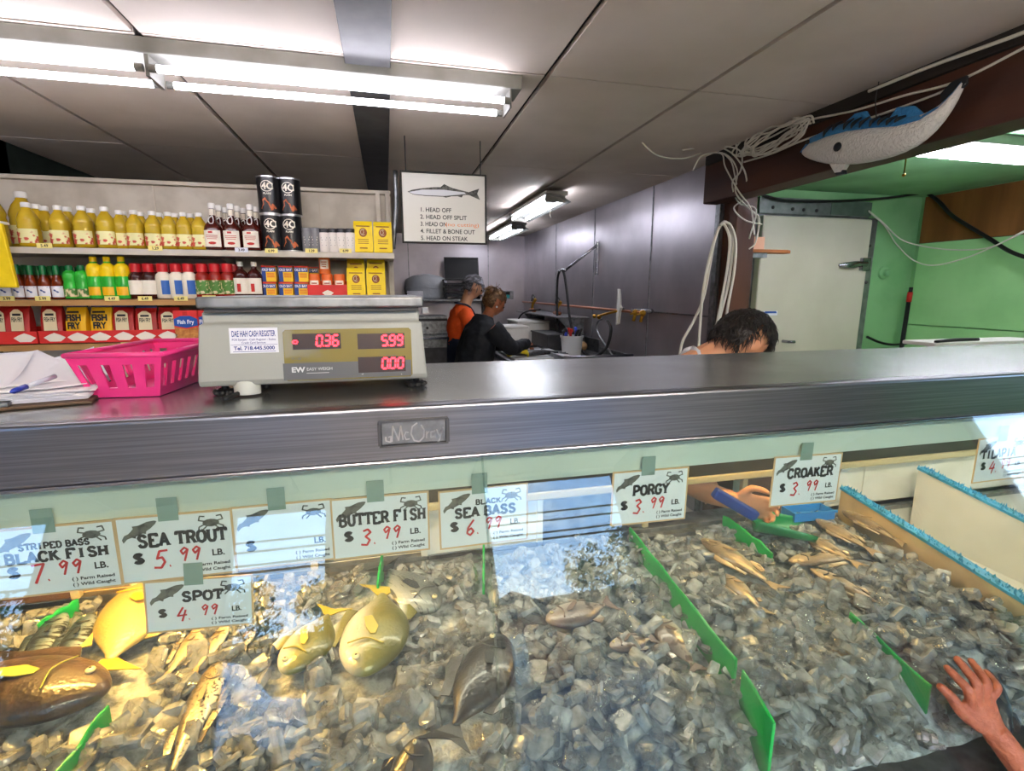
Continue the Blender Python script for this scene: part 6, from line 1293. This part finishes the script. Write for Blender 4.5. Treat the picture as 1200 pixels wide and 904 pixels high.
MB().box(-.26, .20, -.25, .25, 0, 1.0).build('machine_base', 'steel_dull', t, bevel=.01); MB().box(-.28, .24, -.3, .28, 1.0, 1.03).build('machine_shelf', 'steel', t, bevel=.004); MB().box(-.26, .16, .0, .25, 1.03, 1.25).build('machine_head', 'steel_dull', t, bevel=.01); MB().box(-.26, .16, -.012, .0, 1.19, 1.22).build('dark_slot', 'rubber_black', t); MB().ball((-.08, -.01, 1.11), .016, 8).build('knob', 'rubber_black', t, True); MB().box(-.22, .16, -.26, -.25, .1, .9).build('machine_door', 'dark_metal', t)
# hanging instruction board
Yb = 2.9; a, b = at(470.5, 202, Y=Yb), at(568.5, 285, Y=Yb); W, Hh = b.x-a.x, a.z-b.z
t = thing('instruction_board', 'white hanging board with a fish drawing and five numbered cutting choices', 'sign', (a.x, Yb, b.z))
MB().box(0, W, -.004, .006, 0, Hh).build('board', 'sign_board', t); m = MB(); q = .009
m.box(-q, 0, -.01, .01, -q, Hh+q).box(W, W+q, -.01, .01, -q, Hh+q).box(0, W, -.01, .01, -q, 0).box(0, W, -.01, .01, Hh, Hh+q).build('board_frame', 'gap_dark', t, bevel=.002)
mp = XZat(-.0045); m = MB(); fx = lambda pts: [(W*(.06+.88*x), Hh*(.74+.30*y)) for x, y in pts]
m.poly(fx([(0, -.05), (.06, .05), (.2, .15), (.36, .23), (.45, .24), (.5, .4), (.58, .27), (.62, .22), (.76, .12), (.84, .06), (.99, .26), (.96, 0), (1.0, -.3), (.84, -.08), (.76, -.1), (.74, -.22), (.68, -.16), (.6, -.18), (.52, -.26), (.48, -.22), (.25, -.22), (.08, -.18)]), mp); o = m.build('fish_drawing', 'emblem', t)
m = MB(); m.poly(fx([(.02, -.06), (.2, .08), (.5, .12), (.78, .04), (.8, -.04), (.5, -.18), (.25, -.18), (.08, -.15)]), mp, .0006); m.poly(fx([(.22, -.07), (.30, -.04), (.28, -.13)]), mp, .0006); m.build('drawing_belly', 'grey_ink', o)
m = MB()
for k, s in enumerate(('1. HEAD OFF', '2. HEAD OFF SPLIT', '3. HEAD ON', '4. FILLET & BONE OUT', '5. HEAD ON STEAK')): m.text(s, W*.20, Hh*(.445-.105*k), Hh*.062, mp, .0004, bold=.015, width=W*[.38, .57, .32, .67, .58][k])
m.build('board_lettering', 'black_ink', t); m = MB(); m.text('(no cutting)', W*.50, Hh*.24, Hh*.055, mp, .0006, width=W*.42); m.build('orange_note', 'orange_ink', t)
for x in (.05*W, .95*W): MB().tube([(x, 0, Hh), (x, .0, CEIL-b.z)], .003, 5, False).build('hanging_wire', 'dark_metal', t)
tag(MB().tube([at(463, 200, Y=3.0), at(464, 240, Y=3.0), at(461, 292, Y=3.0)], .012, 6).build('electric_cable', 'steel_dull', None, True), 'grey cord running down beside the end of the grocery shelf', 'cord')
# ------------------------------------------------------------ green corner: walk-in cooler door and oddments
YD = 3.45; a, b = at(895, 253, Y=YD-.06), at(1018, 257, Y=YD-.06); zt_ = a.z; x0, x1 = a.x-.03, b.x+.0
t = struct(MB().box(x0-.08, x1+.13, YD-.03, YD, 0, zt_+.02).box(x0+.0, x1+.02, YD-.045, YD-.03, zt_+.02, zt_+.14).build('door_2', 'cooler_frame', bevel=.004))
MB().box(x0, x1, YD-.10, YD-.03, .02, zt_).build('door_leaf', 'cooler_white', t, bevel=.012)
MB().box(x1-.36, x1+.03, YD-.049, YD-.044, zt_+.03, zt_+.135).build('dark_patch', 'patch_green', t)
hx = at(983, 311, Y=YD-.11); m = MB(); m.rings([[(hx.x+dx, YD-.10-.035*w_-.02*w_*math.cos(k*.5236), hx.z+.028*w_*math.sin(k*.5236)+dz) for k in range(12)] for dx, w_, dz in ((0, .35, 0), (.04, .8, 0), (.12, 1, .005), (.16, .9, .01), (.2, .7, .012), (.25, .8, .015))]); h_ = m.build('hinge', 'steel', t, True, auto=50); MB().box(hx.x+.21, hx.x+.29, YD-.13, YD-.03, hx.z-.04, hx.z+.06).build('hinge_plate', 'steel', h_, bevel=.006)
lx = at(902, 368, Y=YD-.101); m = MB(); m.box(lx.x-.06, lx.x+.07, YD-.1015, YD-.1, lx.z-.012, lx.z+.022); st = m.build('door_sticker', 'sticker', t); m = MB(); m.poly([(lx.x-.055, lx.z+.004), (lx.x+.065, lx.z+.004), (lx.x+.055, lx.z+.02), (lx.x-.045, lx.z+.02)], XZat(YD-.102)); m.build('sticker_band', 'pack_blue', st)
m = MB()
for px, py in ((906, 243), (929, 245), (942, 246), (957, 247), (1021, 288), (1017, 331)): p = at(px, py, Y=YD-.047); m.ball((p.x, YD-.046 if py < 250 else YD-.031, p.z), .014, 6)
m.build('frame_bolts', 'dark_metal', t, True)
lt = at(917, 400, Y=YD-.1); MB().tube([(lt.x, YD-.1, lt.z), (lt.x+.01, YD-.16, lt.z), (lt.x+.05, YD-.17, lt.z)], .012, 8).build('latch_lever', 'steel', t, True)
# wall knob and scuffs of the green wall
p = at(1034, 320, Y=YD); t = thing('access_plug', 'round green painted knob on the green wall beside the cooler door', 'knob', (p.x, YD, p.z)); MB().lathe([(.05, 0), (.05, .02), (.03, .03), (.028, .05)], 18, M=Matrix.Rotation(math.pi/2, 4, 'X')).build('knob_plate', 'green_paint', t, True, auto=40); MB().lathe([(.026, .03), (.03, .05), (.022, .06)], 14, M=Matrix.Rotation(math.pi/2, 4, 'X')).build('knob_face', 'green_ceiling', t, True, auto=40)
p = at(1070, 347, Y=3.3); t = thing('broom_pole', 'black pole with a red tip leaning in the green corner', 'pole', (p.x, 3.33, 0)); MB().tube([(-.06, -.03, 0), (0, 0, p.z-.03)], .016, 8, False).build('pole_shaft', 'rubber_black', t, True); MB().tube([(0, 0, p.z-.05), (.004, 0, p.z+.03)], .019, 8, False).build('red_grip', 'label_red', t, True); MB().tube([(.004, 0, p.z+.03), (.006, 0, p.z+.07)], .014, 8, False).build('tip_cap', 'rubber_black', t, True); MB().box(-.2, .08, -.09, 0.03, 0, .1).build('broom_head', 'rubber_black', t)
# small wooden shelf and junk by the post
a, b = at(873, 294, Y=2.80), at(925, 296, Y=2.80); t = thing('scrap_shelf', 'small raw wooden board shelf nailed to the brown post', 'shelf', (a.x, 2.8, a.z-.012)); w_ = b.x-a.x
MB().prism([(0, -.04), (w_*.86, -.035), (w_, -.01), (w_*.98, .05), (0, .06)], 0, .02, lambda a, b, d=0: Vector((a, b, d))).build('board', 'wood_scrap', t, bevel=.002); MB().box(-.02, .14, -.03, .05, -.03, 0).build('support_strip', 'steel_dull', t)
tag(MB().box(a.x+.01, a.x+.13, 2.79, 2.84, a.z+.009, a.z+.085).build('small_carton', 'cardboard_pink', bevel=.002), 'small pinkish carton on the wooden scrap shelf', 'carton')
p0 = at(882, 262, Y=2.95); t = thing('switch_box', 'dark electrical switch box between the brown post and the cooler door', 'switch box', (2.255, 2.95, p0.z)); MB().box(-.05, .05, 0, .05, -.08, .08).build('box_shell', 'dark_metal', t, bevel=.004); MB().box(-.03, .0, -.004, 0, -.04, .03).build('switch_plate', 'sticker', t)
MB().box(-.02, .02, .02, .06, -.6, -.08).build('conduit', 'dark_metal', t)
# ------------------------------------------------------------ cables
cab = lambda name, label, pts, r, m_='cable_white', n=6: tag(MB().tube(pts, r, n).build(name, m_, None, True), label, 'cable')
XB = 1.935
Q = lambda px, py, dx=0: at(px, py, X=XB-dx)
t = thing('cable_coil', 'tangled coil of white cable hung on the brown beam', 'cable', Q(905, 160)); o3 = Q(905, 160); rn = random.Random(2)
for k in range(9):
    m = MB(); pts = []
    for i in range(15):
        a_ = i/14*6.283; pts.append(Q(905+(34+rn.uniform(-5, 5))*math.cos(a_)+3*k-12, 160-(13+rn.uniform(-3, 3))*math.sin(a_)-17*math.cos(a_)+rn.uniform(-3, 3), .008+.006*k)-o3)
    m.tube(pts, .0045, 6).build('cable_loop', 'cable_white', t, True)
cab('beam_cable', 'white cable running from the coil along the beam over the model fish', [Q(868, 178, .02), Q(905, 160, .02), Q(940, 143, .02), Q(1000, 130, .03), Q(1060, 112, .03), Q(1120, 96, .03), Q(1200, 56, .03), Q(1260, 25, .03)], .0045)
cab('beam_cable', 'white cable sagging below the coil to the tail of the model fish', [Q(872, 190, .02), Q(905, 180, .02), Q(940, 165, .02), Q(990, 148, .01), Q(1050, 128, .01), Q(1110, 105, .02), Q(1134, 90, .03)], .0045)
cab('beam_pipe', 'thin white conduit along the top of the brown beam', [Q(1018, 107, .05), Q(1090, 78, .05), Q(1200, 38, .05), Q(1260, 12, .05)], .006)
def drape(x, y, k):
    p = at(x, y, X=1.925-.005*k)
    return p if p.z > 2.075 and p.y < 2.9 else at(x, y, Y=2.73-.006*k)
for k, pts in enumerate(([(822, 172), (840, 176), (856, 188), (862, 210), (868, 235), (884, 250), (889, 265), (885, 285), (878, 292)], [(750, 165), (770, 182), (800, 186), (830, 178), (852, 182), (864, 200), (862, 225), (876, 243), (890, 256), (886, 280)], [(800, 176), (835, 172), (858, 180), (874, 205), (872, 232), (860, 244), (873, 258), (893, 263)], [(812, 200), (822, 183), (845, 180), (850, 196), (866, 225), (880, 245), (884, 275)], [(830, 177), (850, 172), (868, 178), (868, 200), (858, 215), (866, 238), (886, 246), (878, 280)])):
    cab('dangling_cable', ['white cable drooping down the brown post to the scrap shelf', 'white cable draped from the ceiling seam to the brown post', 'white cable with a loop beside the top of the brown post', 'white cable with a loose end hanging off the steel wall corner', 'white cable crossing in front of the brown post'][k], [drape(x, y, k) for x, y in pts], .0042)
for k, pts in enumerate(([(796, 418), (800, 400), (812, 378), (824, 350), (832, 310), (838, 280), (846, 262), (853, 262), (858, 275), (858, 300), (852, 340), (842, 380), (838, 418)], [(818, 418), (820, 385), (824, 340), (832, 300), (842, 268), (850, 261), (857, 266), (862, 285), (860, 320), (852, 365), (846, 418)], [(838, 390), (846, 350), (853, 310), (855, 280), (849, 264), (843, 264)])):
    cab('hanging_cable', ['thick white cable hung in a wide loop on the steel wall corner', 'thick white cable hung in a narrower loop inside the wide one', 'short thick white cable doubled over the same hook'][k], [at(x, y, Y=2.72-.014*k) for x, y in pts], .0085)
YQ = YD-.02
cab('black_cable', 'black cable draped across the green wall above the cooler door', [at(x, y, Y=YQ-.05) for x, y in ((885, 226), (920, 235), (975, 236), (1030, 233), (1070, 228), (1086, 226))], .010, 'cable_black')
cab('black_cable', 'thick black cable sagging across the plywood panel', [at(1086, 226, X=4.30), at(1100, 236, X=4.27), at(1115, 252, X=4.25), at(1135, 265, X=4.25), at(1160, 280, X=4.25), at(1184, 295, X=4.18), at(1215, 306, X=4.18)], .014, 'cable_black')
cab('thin_cable', 'upper thin white wire sagging between cooler door and green side wall', [at(1018, 247, Y=3.38), at(1034, 260, Y=3.38), at(1055, 280, Y=3.3), at(1083, 289, Y=3.2), at(1120, 293, Y=3.0), at(1160, 290, Y=2.7), at(1200, 271, Y=2.5)], .005)
cab('thin_cable', 'lower thin white wire sagging between cooler door and green side wall', [at(1018, 248, Y=3.38), at(1036, 264, Y=3.38), at(1052, 288, Y=3.35), at(1072, 306, Y=3.25), at(1095, 311, Y=3.1), at(1130, 303, Y=2.9), at(1160, 291, Y=2.7), at(1200, 272, Y=2.5)], .005)
cab('black_cable', 'black cord along the bottom of the green wall behind the counter', [at(x, y, Y=YD-.06) for x, y in ((1016, 395), (1030, 401), (1045, 404), (1064, 403), (1082, 404), (1092, 402))], .010, 'cable_black')
a, b = at(1095, 404, Y=1.7), at(1215, 402, Y=1.7); t = thing('white_lid', 'white lid lying on a stand behind the counter at the right', 'lid', ((a.x+b.x)/2, 1.75, a.z)); w_ = (b.x-a.x)/2
MB().box(-w_*.9, w_*1.3, -.03, .12, -.014, .004).build('lid_panel', 'foam_white', t, bevel=.005); MB().box(-w_*.5, w_*.9, .0, .1, -a.z, -.014).build('stand', 'dark_metal', t); MB().tube([(-w_*.85, -.02, .008), (-w_*.4, .0, .012), (w_*.1, .01, .009)], .008, 6).build('black_cord', 'cable_black', t, True)
# ------------------------------------------------------------ model fish on the beam
XF = 1.87
t = thing('model_fish', 'white and blue carved model fish hanging on the brown beam', 'model fish', at(1030, 160, X=XF)); o3 = at(1030, 160, X=XF)
fp = lambda px, py, d=0: at(px, py, X=XF)-o3+Vector((d, 0, 0))
top = [(938, 178), (950, 162), (975, 150), (1000, 142), (1030, 139), (1060, 139), (1085, 134), (1105, 122), (1120, 106), (1131, 90)]
bot = [(940, 183), (958, 191), (978, 194), (1005, 194), (1035, 188), (1060, 180), (1084, 166), (1105, 144), (1122, 118), (1134, 93)]
m = MB(); R = []; WD = [.004, .02, .034, .042, .045, .042, .034, .024, .014, .004]
for (a, b, w_) in zip(top, bot, WD):
    A_, B_ = fp(*a), fp(*b); c_ = (A_+B_)/2; h_ = (A_-B_)/2; R.append([c_+h_*math.cos(k*.3927)+Vector((w_*math.sin(k*.3927), 0, 0)) for k in range(16)])
m.rings(R); bodyf = m.build('body', 'fish_white', t, True, sub=1)
# blue back: upper third of the same hull, slightly proud
m = MB(); R = []
for i, (a, b, w_) in enumerate(zip(top, bot, WD)):
    A_, B_ = fp(*a), fp(*b); c_ = (A_+B_)/2; h_ = (A_-B_)/2; R.append([c_+h_*1.03*math.cos(th_)+Vector((w_*1.05*math.sin(th_), 0, 0)) for th_ in [(-1.05+2.1*k/10) for k in range(11)]])
n_ = 11; m.add([p for r in R for p in r], [(i*n_+k, i*n_+k+1, (i+1)*n_+k+1, (i+1)*n_+k) for i in range(len(R)-1) for k in range(n_-1)]); m.build('blue_back', 'fish_blue', t, True)
def ffin(nm, pts, mt, w_=.006): 
    m = MB(); m.prism(pts, -w_, w_, lambda x, y, d=0: fp(x, y, d)); return m.build(nm, mt, t, bevel=.003)
ffin('dorsal_fin', [(992, 143), (1003, 133), (1016, 130), (1021, 140), (1010, 142)], 'fish_blue'); ffin('dorsal_fin', [(1042, 140), (1052, 126), (1072, 124), (1084, 134), (1064, 140)], 'fish_blue')
ffin('tail_fin', [(1104, 126), (1103, 110), (1116, 96), (1134, 88), (1134, 98), (1120, 112)], 'fish_black'); ffin('belly_fin', [(974, 192), (994, 192), (988, 202), (980, 203)], 'fish_white', .012); ffin('fin_tip', [(979, 201), (990, 199), (991, 204), (982, 206)], 'fish_black', .011)
for x, ya, yb in ((979, 148, 162), (990, 144, 154), (1003, 141, 153), (1012, 140, 152), (1022, 139, 151), (1034, 138, 150), (1044, 138, 148), (1054, 138, 148), (1064, 138, 145)):
    A_, B_ = fp(x, ya-1), fp(x-4, yb); MB().tube([A_+Vector((-.012, 0, .002)), (A_+B_)/2+Vector((-.042, 0, 0)), B_+Vector((-.046, 0, 0))], .006, 6, radii=[.004, .008, .002]).build('black_bar', 'fish_black', t, True)
for (x, y, r_, w_) in ((953, 167, .010, -.03), (991, 173, .018, -.042)): MB().ball(fp(x, y, w_), r_, 10, (.5, 1, 1)).build('eye_spot', 'fish_black', t, True)
tag(MB().tube([Q(1030, 95, .03), Q(1026, 118, .05), Q(1027, 140, .06)], .002, 5).build('hanging_wire', 'dark_metal', None, True), 'thin wire holding the model fish to the beam', 'wire')
# ------------------------------------------------------------ unseen fill light, added over the customers' side to brighten the room
lamp('strip_light', 'added fill light over the customers, out of view in front of the counter', (.6, -1.15, 2.30), 0, 1.215, 2, 'front_tube_glow', segs=2)
